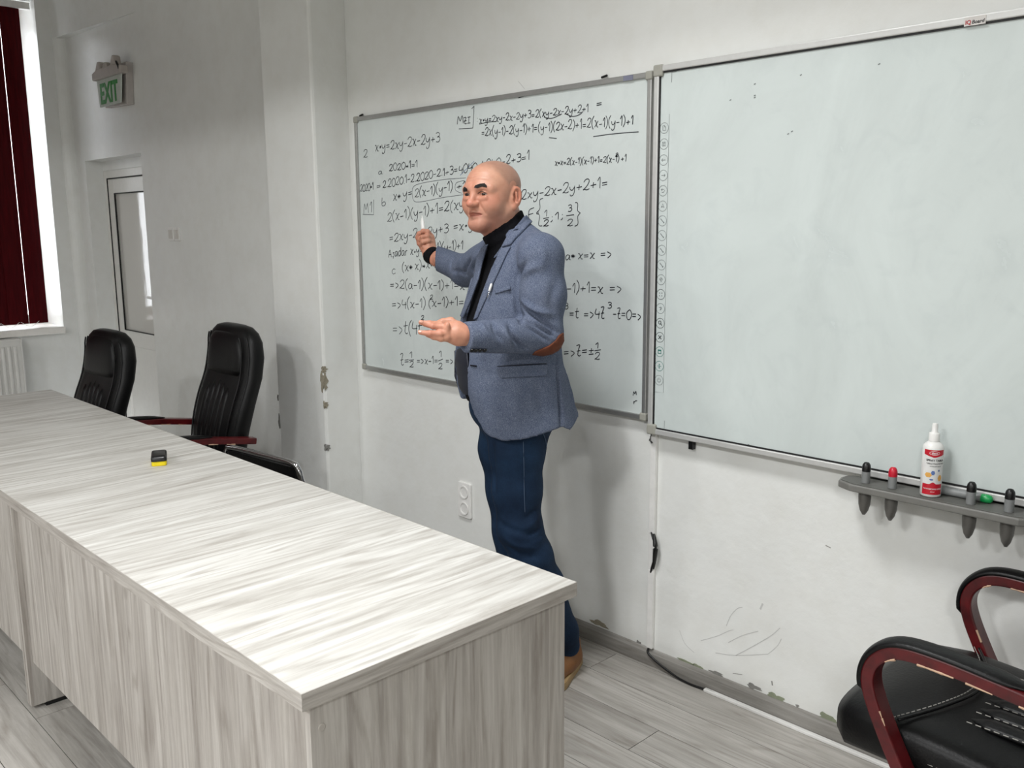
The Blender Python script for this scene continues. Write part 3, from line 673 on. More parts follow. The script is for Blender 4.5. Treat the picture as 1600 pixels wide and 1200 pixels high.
for k, (px, c) in enumerate(MARK):
    q = HIT_Y(px, 745 if k < 2 else 778, WALL_Y - .05 + CUPY); cx = q[0] - tray.location.x
    MB().lathe([(.0165, -.008), (.0168, -.03), (.0155, -.05), (.011, -.068), (.004, -.080), (.001, -.081)], (cx, CUPY, 0), 20).build('pen_cup', M_CUP, tray, smooth=True, auto=50)
    lab = ['black-capped marker standing at the left end of the pen tray', 'red-capped marker standing in the pen tray', 'black-capped marker standing just right of the spray bottle', 'black-capped marker standing rightmost in the pen tray'][k]
    pn = tag(empty('whiteboard_marker', (q[0], WALL_Y - .05 + CUPY, TZ + .0105)), lab, 'marker', 'markers in the pen tray')
    MB().lathe([(.0108, 0), (.0112, .002), (.0112, .032)], (0, 0, 0), 18).build('barrel', M_PENB, pn, smooth=True, auto=40)
    MB().lathe([(.0112, .032), (.0115, .033), (.0115, .044), (.0102, .051), (.0065, .0565), (.001, .058)], (0, 0, 0), 18).build('cap', capcol[c], pn, smooth=True, auto=60)
# green-capped marker lying at the back of the tray
q = HIT_Y(1546, 776, WALL_Y - .055)
pn = tag(empty('whiteboard_marker', (q[0] - .005, WALL_Y - .0585, TZ + .0105)), 'green-capped marker lying at the back of the pen tray', 'marker', 'markers in the pen tray')
MB().lathe([(.009, -.135), (.0105, -.13), (.0105, -.012)], (0, 0, .0105), 18, 'x').build('barrel', M_PENB, pn, smooth=True, auto=40)
MB().lathe([(.0105, -.012), (.011, -.011), (.011, .004), (.009, .011), (.004, .0145), (.001, .015)], (0, 0, .0105), 18, 'x').build('cap', capcol['green'], pn, smooth=True, auto=60)

# ---- spray bottle on the tray
q = HIT_Y(1454, 776, WALL_Y - .088)
bt = tag(empty('spray_bottle', (q[0] - .001, WALL_Y - .090, TZ + .0105), math.radians(30)), 'white pump spray bottle with a red label standing on the pen tray', 'bottle')
R = .0255
MB().lathe([(R - .003, 0), (R, .003), (R, .128), (R - .002, .135), (R - .009, .142), (.012, .145), (.012, .147)], (0, 0, 0), 32).build('body', M_WHITEP, bt, smooth=True, auto=50)
MB().lathe([(.0135, .145), (.0135, .164), (.0125, .166)], (0, 0, 0), 24).build('collar', M_WHITEP, bt, smooth=True, auto=40)
MB().lathe([(.0105, .166), (.0075, .170), (.0075, .186), (.0062, .191), (.002, .192)], (0, 0, 0), 20).build('spray_pump', M_WHITEP, bt, smooth=True, auto=40)
def wrap(mb, r):      # bend a flat (x, z) mesh round the bottle, x=0 facing -y
    mb.v = [((r - v[1]) * math.sin(v[0] / R), -(r - v[1]) * math.cos(v[0] / R), v[2]) for v in mb.v]; return mb
def patch(poly, m, name, r, par, n=18):
    xs = sorted(set([p[0] for p in poly])); mb = MB(); lo, hi = min(xs), max(xs); A = []; B = []
    def edge(x, up):
        zs = []
        for (xa, za), (xb, zb) in zip(poly, poly[1:] + poly[:1]):
            if min(xa, xb) <= x <= max(xa, xb) and xa != xb: zs.append(za + (zb - za) * (x - xa) / (xb - xa))
        return max(zs) if up else min(zs)
    X = np.linspace(lo + 1e-6, hi - 1e-6, n)
    mb.add([(x, 0, edge(x, False)) for x in X] + [(x, 0, edge(x, True)) for x in X], [(i, i + 1, n + i + 1, n + i) for i in range(n - 1)])
    return wrap(mb, r).build(name, m, par, smooth=True)
M_LAB = plain('label_paper', (222, 222, 220), .4); M_LRED = plain('label_red', (190, 26, 44), .4); M_ORA = plain('label_orange', (222, 166, 84), .5); M_BLU = plain('label_blue', (90, 116, 170), .5); M_WPR = plain('label_white_ink', (240, 240, 240), .5)
lw = .052
lb = patch([(-lw / 2, .008), (lw / 2, .008), (lw / 2, .126), (-lw / 2, .126)], M_LAB, 'label', R + .0003, bt)
patch([(-lw / 2, .126), (-lw / 2, .113), (0, .106), (lw / 2, .113), (lw / 2, .126)], M_LRED, 'label_band', R + .0006, lb)
patch([(-lw / 2, .008), (lw / 2, .008), (lw / 2, .036), (.008, .036), (0, .042), (-.008, .036), (-lw / 2, .036)], M_LRED, 'label_band', R + .0006, lb)
def ltext(s, size, z, m, r=R + .001, cx=0.0, **k):
    mb, w = text_mesh(s, size, extrude=.0001, **k); mb.v = [(v[0] - w / 2 + cx, v[1], v[2] + z) for v in mb.v]; wrap(mb, r).build('label_text', m, lb)
ltext('daco', .0075, .1155, M_WPR, bold=.0001); mb = MB(); stroke_mesh([(.012 * math.cos(a), 0, .1178 + .0048 * math.sin(a)) for a in np.linspace(0, 2 * math.pi, 25)], .0008, mb, lift=0); wrap(mb, R + .0009).build('label_oval', M_WPR, lb)
ltext('SPRAY TABLA', .0072, .0965, M_LK, cx=.003, bold=.00015); ltext('TABLE MAGNETICE', .0052, .0885, M_LK, cx=.004); ltext('whiteboard cleaner', .0036, .0825, M_PRINTD, cx=.004)
ltext('WHITEBOARD SPRAY', .0050, .0215, M_WPR, cx=.002); ltext('250 ml', .0036, .0145, M_WPR)
for cx, cz, w_, h_, m in ((-.012, .060, .018, .012, M_ORA), (.017, .052, .012, .016, M_ORA), (-.001, .066, .010, .011, M_BLU), (.013, .072, .005, .005, M_BLU), (-.004, .048, .010, .004, M_BLU)):
    patch([(cx - w_ / 2, cz), (cx - w_ / 4, cz - h_ / 2), (cx + w_ / 4, cz - h_ / 2), (cx + w_ / 2, cz), (cx + w_ / 4, cz + h_ / 2), (cx - w_ / 4, cz + h_ / 2)], m, 'label_picture', R + .0007, lb, 9)

# ================================================================== small things on the walls and floor
def at(px, py, Y=WALL_Y): return HIT_Y(px, py, Y)
# double socket
p = at(728, 781)
so = tag(empty('wall_socket', (p[0], WALL_Y, p[2])), 'white double wall socket low on the wall left of the man', 'socket')
MB().prism(rrect(-.041, .041, -.078, .078, .008), -.011, 0).build('plate', M_WHITEP, so, bevel=.003)
for dz_ in (.036, -.036):
    MB().lathe([(.0285, 0), (.0285, -.0035), (.025, -.004), (.0205, -.002), (.0195, .009), (.001, .009)], (0, -.0115, dz_), 28, 'y').build('outlet', M_WHITEP, so, smooth=True, auto=35)
    for dx in (-.0095, .0095): MB().lathe([(.0026, 0), (.0026, .002)], (dx, -.0042, dz_), 10, 'y').build('pin_hole', M_BLACKP, so)
# light switches
p = at(273.5, 366)
sw_ = tag(empty('light_switch', (p[0], WALL_Y, p[2])), 'white double light switch on the wall between the door and pilaster', 'switch')
for dx in (-.041, .041):
    f_ = MB().prism(rrect(dx - .039, dx + .039, -.041, .041, .006), -.009, 0).build('plate', M_WHITEP, sw_, bevel=.002)
    MB().prism(rrect(dx - .027, dx + .027, -.028, .028, .003), -.013, -.008).build('rocker', plain('switch_rocker', (206, 203, 197), .4), f_, bevel=.0015)
# emergency exit sign
p = HIT_Y(171, 124, WALL_Y - .08)
ex = tag(empty('exit_sign', (-6.165, WALL_Y, 2.50)), 'emergency exit light with a green EXIT panel above the door', 'sign')
M_BEI = plain('beige_housing', (176, 168, 162), .45); M_ACR = plain('pale_acrylic', (206, 214, 206), .15); M_GRN = plain('exit_green', (18, 124, 34), .4)
MB().prism([(-.235, .0), (-.235, .045), (-.15, .062), (.15, .062), (.235, .045), (.235, .0)], -.10, -.045).build('housing', M_BEI, ex, bevel=.006)
MB().prism([(-.19, -.17), (.175, -.18), (.2, .075), (-.2, .075)], -.045, 0).build('back_plate', plain('sign_back', (186, 180, 176), .5), ex, bevel=.004)
MB().prism([(-.195, -.17), (.155, -.17), (.195, .0), (-.215, .0)], -.078, -.070).build('panel', M_ACR, ex, bevel=.0015)
for cx, hh in ((-.14, .055), (-.03, .04), (.11, .065)):
    MB().prism([(cx - .055, .05), (cx + .04, .05), (cx + .028, .05 + hh), (cx - .005, .05 + hh + .008), (cx - .03, .05 + hh * .6)], -.095, -.05).build('spot_head', M_BEI, ex, bevel=.01, seg=3)
MB().tube(spline([(.165, -.085, .06), (.2, -.105, .068), (.215, -.1, .04), (.2, -.09, .015)], 5), .007, 8).build('cable', M_BLACKP, ex)
tm, tw = text_mesh('EXIT', .175, extrude=.001, bold=.005)
tm.v = [(v[0] / tw * .30 - .170, v[1] - .0795, v[2] - .150) for v in tm.v]; tm.build('lettering', M_GRN, ex)
# radiator under the window
rd = tag(empty('radiator', (LEFT_X + .112, 1.955 - .7, .13)), 'white ribbed panel radiator under the red window blind', 'radiator')
M_RAD = plain('radiator_enamel', (222, 221, 217), .35, var=.02)
MB().box(-.075, -.065, -.7, .7, 0, .64).build('rear_panel', M_RAD, rd); MB().box(-.012, 0, -.7, .7, .0, .64).build('front_panel', M_RAD, rd, bevel=.004)
rib = None
for i in range(34):
    yy = .655 - i * .0395
    if rib is None: rib = MB().rings([[(.012 * s * math.sin(math.pi * j / 6) , -.0125 * math.cos(math.pi * j / 6), z) for j in range(7)] for z, s in ((.04, .05), (.06, 1), (.58, 1), (.6, .05))]).build('rib', M_RAD, rd, smooth=True); rb = rib
    else: rb = rib.copy(); COL.objects.link(rb)
    rb.location = (0, yy, 0)
MB().box(-.075, .004, -.7, .7, .635, .65).build('top_grille', M_RAD, rd, bevel=.003)
for s in (-1, 1): MB().box(-.08, .004, s * .7 - (.006 if s > 0 else 0), s * .7 + (.006 if s < 0 else 0) + (.0 if s < 0 else .004), 0, .645).build('side_cover', M_RAD, rd)
for yy in (-.5, .5): MB().box(-.105, -.07, yy - .015, yy + .015, .1, .55).build('wall_bracket', M_RAD, rd)
# cable duct, cable and floor channel
u = at(1021.5, 690); v = at(1021, 1012)
cd = tag(empty('cable_duct', ((u[0] + v[0]) / 2, WALL_Y, v[2])), 'white vertical cable duct on the wall below the right board', 'duct')
L_ = u[2] - v[2] + .03
MB().box(-.0125, .0125, -.012, 0, 0, L_).build('trough', M_WHITEP, cd, bevel=.002)
MB().box(-.0115, .0115, -.0150, -.012, 0, at(1021, 890)[2] - v[2]).build('cover', M_WHITEP, cd, bevel=.001); MB().box(-.0115, .0115, -.0150, -.012, at(1022, 832)[2] - v[2], L_).build('cover', M_WHITEP, cd, bevel=.001)
DXC = cd.location.x; za, zb = at(1022, 832)[2], at(1021, 890)[2]
cpts = [(DXC, WALL_Y - .006, u[2]), (DXC, WALL_Y - .006, za + .03), (DXC + .002, WALL_Y - .014, za), tuple(at(1025, 860, WALL_Y - .026)), (DXC + .002, WALL_Y - .014, zb), (DXC, WALL_Y - .006, zb - .03), (DXC, WALL_Y - .006, .12), (DXC, WALL_Y - .008, v[2] + .01), (DXC + .004, WALL_Y - .02, v[2] - .02),
        HIT_Z(1050, 1053, .012), HIT_Z(1076, 1068, .005), HIT_Z(1104, 1078, .006), np.array(HIT_Z(1104, 1078, .006)) + np.array([.03, 0, 0])]
cb = MB().tube([tuple(q) for q in spline(cpts, 6)], .0042, 8).build('cable', M_BLACKP, None, smooth=True)
tag(cb, 'black cable running from the wall duct down to the floor channel', 'cable')
bz = MB(); w_ = spline([at(1022, 834, WALL_Y - .016), at(1024, 858, WALL_Y - .026), at(1021, 889, WALL_Y - .014)], 6); bz.tube([tuple(q) for q in w_], [.003 + .006 * math.sin(math.pi * i / (len(w_) - 1)) for i in range(len(w_))], 8); o_ = bz.build('cable_joint', M_BLACKP, cb, smooth=True)
tp = at(1018, 680, WALL_Y - .02); MB().tube([tuple(at(1018, 677, WALL_Y - .02)), tuple(at(1015, 688, WALL_Y - .02)), tuple(at(1019, 692, WALL_Y - .02))], .003, 6).build('clip', M_BLACKP, cd).matrix_parent_inverse = Matrix.Translation(-cd.location)
a0 = HIT_Z(1103, 1078, 0.0)
fc = tag(MB().box(0, 2.2, -.010, .006, 0, .010).build('floor_channel', M_WHITEP, None, bevel=.002, loc=(a0[0], WALL_Y - .024, 0)), 'white cable channel lying on the floor along the skirting', 'cable channel')
# ================================================================== chairs
x = N('worn_red_wood'); v = x.coord('Object'); f1 = x.noise(x.coord('Object', (3, 3, 3)), 6, 5, .6, .4)
x.base(x.ramp(f1, [(.3, G(58, 10, 14)), (.7, G(96, 20, 24))])); M_RWOOD = x.set(.28, 0, .5)
M_WORN = plain('bare_wood_edge', (190, 158, 132), .7, var=.15)
def se_ring(w, t, n=28, p=2.6):
    out = []
    for j in range(n):
        a = 2 * math.pi * j / n; c, s = math.cos(a), math.sin(a)
        out.append((w * math.copysign(abs(c) ** (2 / p), c), t * math.copysign(abs(s) ** (2 / p), s)))
    return out
def armchair(name, loc, rz, label, group=None, lift=0.0, tilt=0.0, detail=True):
    """high-backed leather armchair; local: faces -y, floor at z=0"""
    t = tag(empty(name, loc, rz), label, 'chair', group)
    Z = lift
    # seat cushion: broad bolstered slab
    rs = []
    for f_, w, zt, zb in ((.365, .140, .455, .405), (.357, .200, .480, .385), (.325, .235, .500, .372), (.22, .25, .508, .38), (.12, .252, .500, .38), (.0, .252, .490, .38), (-.12, .25, .485, .38), (-.22, .24, .485, .38), (-.25, .2, .48, .40)):
        cz, hh = (zt + zb) / 2 + Z, (zt - zb) / 2
        rs.append([(a, -f_, cz + b) for a, b in se_ring(w, hh, 32, 4.2)])
    seat = MB().rings(rs).build('seat', M_LEATHER, t, smooth=True, auto=70)
    if detail:
        # raised ribs between stitched channels, and the front bolster seam
        for k in range(5):
            xx = -.112 + k * .056
            pts = [(xx, -.10 + q * .038, .497 + Z - .004 * (q / 8)) for q in range(9)]
            MB().tube(pts, [.004] + [.025] * 7 + [.004], 10, sect=[(math.cos(a), .42 * math.sin(a)) for a in np.linspace(0, 2 * math.pi, 12)[:-1]]).build('seat_rib', M_LEATHER, seat, smooth=True)
        for xx in (-.140, -.084, -.028, .028, .084, .140):
            for q in range(17):
                pass
            mb = MB()
            for q in range(16): mb.tube([(xx, -.10 + q * .018, .5005 + Z + .0015), (xx, -.10 + q * .018 + .011, .5005 + Z + .0015)], .0011, 5)
            mb.build('stitching', M_STITCH, seat)
        arc = spline([(-.235, -.205, .502 + Z), (-.12, -.150, .512 + Z), (0, -.125, .512 + Z), (.12, -.150, .512 + Z), (.235, -.205, .502 + Z)], 10)
        MB().tube(arc, .0035, 6).build('seam', M_LEATHER, seat, smooth=True)
        mb = MB()
        for i in range(0, len(arc) - 1): mb.tube([arc[i], tuple((np.array(arc[i]) * .4 + np.array(arc[i + 1]) * .6))], .0011, 5)
        mb.v = [(a, b - .012, c + .001) for a, b, c in mb.v]; mb.build('stitching', M_STITCH, seat)
        mb = MB(); per = []
        for a_ in np.linspace(math.radians(-178), math.radians(-2), 70):
            c, s = math.cos(a_), math.sin(a_); per.append((.252 * math.copysign(abs(c) ** .4, c), .02 + .312 * math.copysign(abs(s) ** .4, s), .438 + Z))
        for i in range(0, 69): mb.tube([per[i], tuple(np.array(per[i]) * .4 + np.array(per[i + 1]) * .6)], .0012, 5)
        mb.build('stitching', M_STITCH, seat)
    # backrest: tall, waisted, curling forward at the lumbar
    rs = []; prof = [(.47, .16, .050, .19), (.49, .20, .058, .20), (.56, .225, .062, .205), (.66, .238, .064, .215), (.78, .245, .062, .245), (.90, .240, .060, .285), (.99, .232, .060, .30), (1.06, .220, .058, .30), (1.10, .195, .050, .298), (1.125, .155, .036, .296), (1.135, .10, .018, .295)]
    for z, w, tk, yc in prof: rs.append([(a, yc + tilt * (z - .5) + b, z + Z) for a, b in se_ring(w, tk, 32, 3.2)])
    bk = MB().rings(rs).build('backrest', M_LEATHER, t, smooth=True, auto=80)
    yb = lambda z: np.interp(z, [p[0] for p in prof], [p[3] for p in prof]) + tilt * (z - .5)
    wb_ = lambda z: np.interp(z, [p[0] for p in prof], [p[1] for p in prof])
    # inner front panel: headrest pad and ribbed lumbar panel
    rs = []
    for z, s, d_ in ((.905, .55, .050), (.915, .72, .068), (.94, .76, .076), (1.0, .77, .078), (1.06, .75, .074), (1.095, .68, .060), (1.108, .5, .040)):
        rs.append([(a, yb(z) - d_ + .03 + b, z + Z) for a, b in se_ring(wb_(z) * s, .03, 28, 3.0)])
    MB().rings(rs).build('head_cushion', M_LEATHER, bk, smooth=True, auto=80)
    for k in range(5):
        xx = -.104 + k * .052; zt = .885 - .022 * abs(k - 2) ** 1.4 * .5
        pts = [(xx * (1 - .1 * (zz - .5)), yb(zz) - .058, zz + Z) for zz in np.linspace(.52, zt, 10)]
        MB().tube(pts, [.006] + [.024] * 8 + [.006], 10, sect=[(math.cos(a), .38 * math.sin(a)) for a in np.linspace(0, 2 * math.pi, 12)[:-1]], up=(0, 1, 0)).build('back_rib', M_LEATHER, bk, smooth=True)
    for s in (-1, 1):
        pts = spline([(s * wb_(zz) * .80, yb(zz) - .058, zz + Z) for zz in (.5, .6, .7, .8, .9, 1.0, 1.06, 1.09)], 4)
        MB().tube(pts, .004, 6).build('piping', M_LEATHER, bk, smooth=True)
        pts = spline([(s * wb_(zz) * .93, yb(zz) - .036, zz + Z) for zz in (.5, .6, .7, .8, .9, 1.0, 1.06, 1.09)], 4)
        MB().tube(pts, .005, 6).build('piping', M_LEATHER, bk, smooth=True)
    # looped wooden arms with padded tops
    sec = [(-.014, -.024), (.014, -.024), (.014, .024), (-.014, .024)]
    path = spline([(.26, .635), (.16, .650), (.04, .668), (-.10, .682), (-.19, .680), (-.235, .652), (-.252, .610), (-.242, .560), (-.205, .480), (-.165, .405), (-.14, .36)], 6)
    for s in (-1, 1):
        ax = s * .275
        arm = MB().tube([(ax, a, b + Z) for a, b in path], 1.0, sect=sec, up=(1, 0, 0)).build('armrest', M_RWOOD, t, bevel=.004)
        n0, n1 = 11, 42
        pad = []
        for i in range(n0, n1):
            a, b = path[i]; a2, b2 = path[i + 1]; tx, tz = a2 - a, b2 - b; l = math.hypot(tx, tz); nx, nz = tz / l, -tx / l     # outward normal of the loop
            e = min(1, (i - n0 + .6) / 3, (n1 - i) / 3)
            pad.append((ax, a + nx * .017, b + nz * .017 + Z, e))
        rr = [max(.25, q[3]) for q in pad]
        MB().tube([q[:3] for q in pad], rr, sect=[(.0095 * math.cos(q), .027 * math.sin(q)) for q in np.linspace(0, 2 * math.pi, 15)[:-1]], up=(1, 0, 0)).build('arm_pad', M_LEATHER, arm, smooth=True, auto=60)
        if detail:
            rnd = random.Random(int(ax * 1000) + 5)
            for (i0, i1) in ((10, 12), (14, 16), (17, 21), (25, 28), (44, 46), (6, 8)):
                mb = MB()
                for i in range(i0, i1):
                    a, b = path[i]; a2, b2 = path[i + 1]; tx, tz = a2 - a, b2 - b; l = math.hypot(tx, tz); nx, nz = tz / l, -tx / l
                    sgn = -1
                    mb.tube([(ax + .0228, a - nx * .0128, b - nz * .0128 + Z), (ax + .0228, a2 - nx * .0128, b2 - nz * .0128 + Z)], [rnd.uniform(.0006, .0034), rnd.uniform(.0006, .0034)], 6)
                mb.build('worn_edge', M_WORN, arm)
        MB().box(min(ax, ax - s * .06), max(ax, ax - s * .06), .10 - .26 - .02, .10 - .26 + .06, .345 + Z, .372 + Z).build('arm_bracket', M_BLACKP, t)
    # pedestal
    MB().box(-.16, .16, -.17, .16, .345 + Z, .385 + Z).build('seat_plate', M_BLACKP, t)
    MB().lathe([(.028, .10), (.028, .22), (.022, .22), (.022, .36 + Z)], (0, 0, 0), 18).build('gas_lift', M_BLACKP, t)
    for k in range(5):
        a = math.radians(90 + 72 * k); c, s = math.cos(a), math.sin(a)
        lg = MB().tube([(0, 0, .125), (.12 * c, .12 * s, .118), (.29 * c, .29 * s, .082)], [.030, .026, .018], 8).build('base_leg', M_RWOOD, t, smooth=True)
        MB().lathe([(.005, -.022), (.025, -.02), (.027, -.004), (.027, .004), (.025, .02), (.005, .022)], (0, 0, 0), 16, 'x').build('caster', M_BLACKP, lg, smooth=True, auto=40, loc=(.295 * c, .295 * s, .0275))
    return t
GCH = 'black leather armchairs with red wooden arms'
armchair('office_armchair', (-3.96, 1.69, 0), math.radians(-3), 'high-backed black leather armchair beside the pilaster', GCH, lift=-.03, tilt=.04, detail=True)
armchair('office_armchair', (-4.72, 1.40, 0), math.radians(2), 'high-backed black leather armchair in front of the white door', GCH, lift=-.095, tilt=.05, detail=True)
armchair('office_armchair', (-.515, 2.07, 0), math.radians(-90), 'black leather armchair with worn red arms at the lower right corner', GCH, lift=0.0, tilt=.08)

# visitor chair with a chrome tube frame behind the desk
vc = tag(empty('visitor_chair', (-2.995, 1.447, 0), math.radians(6)), 'chrome-framed black visitor chair behind the desk, only its back rim showing', 'chair')
VT = .715
fr_ = [(-.235, -.215, .02), (-.235, -.2, .42), (-.235, -.16, .45), (-.235, .17, .44), (-.235, .2, .46), (-.235, -.02 + .2, .62), (-.235, -.165 + .33, VT - .05), (-.225, .165, VT - .015), (-.19, .165, VT), (.19, .165, VT), (.225, .165, VT - .015), (.235, .165, VT - .05), (.235, .18, .62), (.235, .2, .46), (.235, .17, .44), (.235, -.16, .45), (.235, -.2, .42), (.235, -.215, .02)]
top = spline([(-.235, .19, .44), (-.236, .178, .62), (-.235, .166, VT - .055), (-.222, .163, VT - .015), (-.185, .162, VT), (0, .162, VT + .002), (.185, .162, VT), (.222, .163, VT - .015), (.235, .166, VT - .055), (.236, .178, .62), (.235, .19, .44)], 8)
MB().tube(top, .0115, 12, up=(0, 1, 0)).build('back_frame', M_CHROME, vc, smooth=True)
MB().rings([[(a * .96, .182 - (z - .5) * .09 + b, z) for a, b in se_ring(.222, .010, 24, 6)] for z in (.47, .5, .6, VT - .03, VT - .013)]).build('backrest', M_LEATHER, vc, smooth=True, auto=60)
MB().rings([[(a, -f_, .455 + b) for a, b in se_ring(w, .028, 24, 4)] for f_, w in ((.215, .18), (.2, .215), (.0, .22), (-.17, .215), (-.18, .18))]).build('seat', M_LEATHER, vc, smooth=True, auto=60)
for s in (-1, 1):
    MB().tube(spline([(s * .235, .19, .44), (s * .235, -.15, .43), (s * .235, -.19, .40), (s * .235, -.2, .2), (s * .235, -.19, .03), (s * .235, -.15, .0125), (s * .235, .22, .0125)], 8), .0115, 10, up=(1, 0, 0)).build('leg', M_CHROME, vc, smooth=True)
MB().tube([(-.235, .22, .0125), (.235, .22, .0125)], .0115, 10).build('floor_rail', M_CHROME, vc, smooth=True)
# ================================================================== the man
# local frame: x = to the right seen from the room, y = towards the board wall corner, z up
HF = np.array([RM[2, 0], RM[2, 1], 0.0]); HF /= np.linalg.norm(HF); UR = np.array([HF[1], -HF[0], 0.0])
MO = HF * 2.95 + UR * 0.0104
def L(px, py, dd):
    w = RM.T @ np.array([(px - 800) / FPX, (py - 600) / FPX, 1.0]); p = CAM + w * (dd / (w @ HF)) - MO
    return np.array([p @ UR, p @ HF, p[2]])
def toworld(V): return MO[None, :] + V[:, :1] * UR[None] + V[:, 1:2] * HF[None] + V[:, 2:3] * np.array([[0, 0, 1.0]])
CL = np.array([-(MO @ UR), -(MO @ HF), CAM[2]])
def raydir(px, py):
    w = RM.T @ np.stack([(px - 800) / FPX, (py - 600) / FPX, np.ones_like(px)]); w = w / np.linalg.norm(w, axis=0)
    return np.stack([w.T @ UR, w.T @ HF, w.T @ np.array([0, 0, 1.0])], 1)

def cap(p, a, b, ra, rb):
    a, b = np.asarray(a, float), np.asarray(b, float); ab = b - a; t = np.clip(((p - a) @ ab) / (ab @ ab), 0, 1)
    return np.linalg.norm(p - a - t[:, None] * ab, axis=1) - (ra + (rb - ra) * t)
def ell(p, c, r, R=None):
    q = p - np.asarray(c, float)
    if R is not None: q = q @ np.asarray(R, float).T
    r = np.asarray(r, float); k0 = np.linalg.norm(q / r, axis=1); k1 = np.linalg.norm(q / (r * r), axis=1) + 1e-9
    return k0 * (k0 - 1) / k1
def smin(a, b, k): h = np.clip(.5 + .5 * (b - a) / k, 0, 1); return b + (a - b) * h - k * h * (1 - h)
def smax(a, b, k): return -smin(-a, -b, k)
def chain(p, pts, k=.015):
    d = None
    for (a, ra), (b, rb) in zip(pts[:-1], pts[1:]):
        e = cap(p, a, b, ra, rb); d = e if d is None else smin(d, e, k)
    return d

def evalc(f, P_, n=400000):
    out = np.empty(len(P_))
    for i in range(0, len(P_), n): out[i:i + n] = f(P_[i:i + n])
    return out
def nets(f, lo, hi, h, B=8):
    lo = np.array(lo, float); n = np.ceil((np.array(hi) - lo) / h).astype(int) + 1; n = ((n + B - 1) // B) * B
    nb = n // B; bi = np.stack(np.meshgrid(*[np.arange(k) for k in nb], indexing='ij'), -1).reshape(-1, 3)
    c = lo + (bi * B + (B - 1) / 2) * h; fc = evalc(f, c); F = np.empty(n)
    act = np.abs(fc) < h * B * 1.5
    sg = np.where(fc < 0, -1.0, 1.0).reshape(nb); F[:] = np.repeat(np.repeat(np.repeat(sg, B, 0), B, 1), B, 2)
    off = np.stack(np.meshgrid(*[np.arange(B)] * 3, indexing='ij'), -1).reshape(-1, 3)
    ab = bi[act]; idx = (ab[:, None, :] * B + off[None]).reshape(-1, 3)
    F[idx[:, 0], idx[:, 1], idx[:, 2]] = evalc(f, lo + idx * h)
    S = F < 0; cs = np.zeros(n - 1, int); co = [(i, j, k) for i in (0, 1) for j in (0, 1) for k in (0, 1)]
    for i, j, k in co: cs += S[i:n[0] - 1 + i, j:n[1] - 1 + j, k:n[2] - 1 + k]
    ci = np.argwhere((cs > 0) & (cs < 8)); vid = -np.ones(n - 1, int); vid[tuple(ci.T)] = np.arange(len(ci))
    acc = np.zeros((len(ci), 3)); cnt = np.zeros(len(ci))
    for a in co:
        for ax in range(3):
            if a[ax]: continue
            b = list(a); b[ax] = 1; ia = ci + np.array(a); ib = ci + np.array(b); fa = F[tuple(ia.T)]; fb = F[tuple(ib.T)]
            m = (fa < 0) != (fb < 0); t = np.where(m, fa / np.where(m, fa - fb, 1), 0); pt = ia + 0.0; pt[:, ax] += t
            acc[m] += pt[m]; cnt[m] += 1
    V = lo + acc / cnt[:, None] * h; Q = []
    for ax in range(3):
        o1, o2 = [(1, 2), (2, 0), (0, 1)][ax]; sl0 = [slice(None)] * 3; sl1 = [slice(None)] * 3; sl0[ax] = slice(0, n[ax] - 1); sl1[ax] = slice(1, n[ax])
        e = np.argwhere(S[tuple(sl0)] != S[tuple(sl1)]); e = e[(e[:, o1] > 0) & (e[:, o2] > 0) & (e[:, o1] < n[o1] - 1) & (e[:, o2] < n[o2] - 1)]
        inside = S[tuple(e.T)]; cc = []
        for d1, d2 in ((1, 1), (0, 1), (0, 0), (1, 0)):
            q = e.copy(); q[:, o1] -= d1; q[:, o2] -= d2; cc.append(vid[tuple(q.T)])
        q = np.stack(cc, 1); q[~inside] = q[~inside][:, ::-1]; Q.append(q)
    return V, np.concatenate(Q)
def grad(f, V, e=.0015):
    g = np.stack([evalc(f, V + np.eye(3)[i] * e) - evalc(f, V - np.eye(3)[i] * e) for i in range(3)], 1)
    return g / (np.linalg.norm(g, axis=1, keepdims=True) + 1e-9)
def relax(V, Q, it=2, lam=.5):
    E = np.concatenate([Q[:, [0, 1]], Q[:, [1, 2]], Q[:, [2, 3]], Q[:, [3, 0]]]); n = len(V)
    for _ in range(it):
        acc = np.zeros((n, 3)); cnt = np.zeros(n)
        for a, b in ((0, 1), (1, 0)):
            for k in range(3): acc[:, k] += np.bincount(E[:, a], V[E[:, b], k], n)
            cnt += np.bincount(E[:, a], minlength=n)
        V = V + lam * (acc / np.maximum(cnt, 1)[:, None] - V)
    return V
def cast(f, px, py, steps=70):
    """where the camera rays through the pixels meet the surface f = 0 (local coordinates)"""
    px, py = np.asarray(px, float), np.asarray(py, float); D = raydir(px, py); t = np.full(len(px), 1.9); best = np.full(len(px), 9.0); bt = t.copy()
    for _ in range(steps):
        d = f(CL + D * t[:, None]); m = np.abs(d) < best; best[m] = np.abs(d)[m]; bt[m] = t[m]; t = t + d * .8
    return CL + D * bt[:, None]
def mesh_obj(name, V, Q, m, parent, smooth=True):
    me = bpy.data.meshes.new(name); me.from_pydata(toworld(V) - np.array(MAN.location)[None], [], Q.tolist() if hasattr(Q, 'tolist') else Q)
    me.polygons.foreach_set('use_smooth', [smooth] * len(me.polygons)); me.materials.append(m)
    o = bpy.data.objects.new(name, me); COL.objects.link(o); o.parent = parent; return o
def inside(poly, x, y):
    c = np.zeros(len(x), bool); n = len(poly)
    for i in range(n):
        x0, y0 = poly[i]; x1, y1 = poly[i - 1]
        with np.errstate(divide='ignore', invalid='ignore'): c ^= ((y0 > y) != (y1 > y)) & (x < (x1 - x0) * (y - y0) / (y1 - y0 + 1e-12) + x0)
    return c
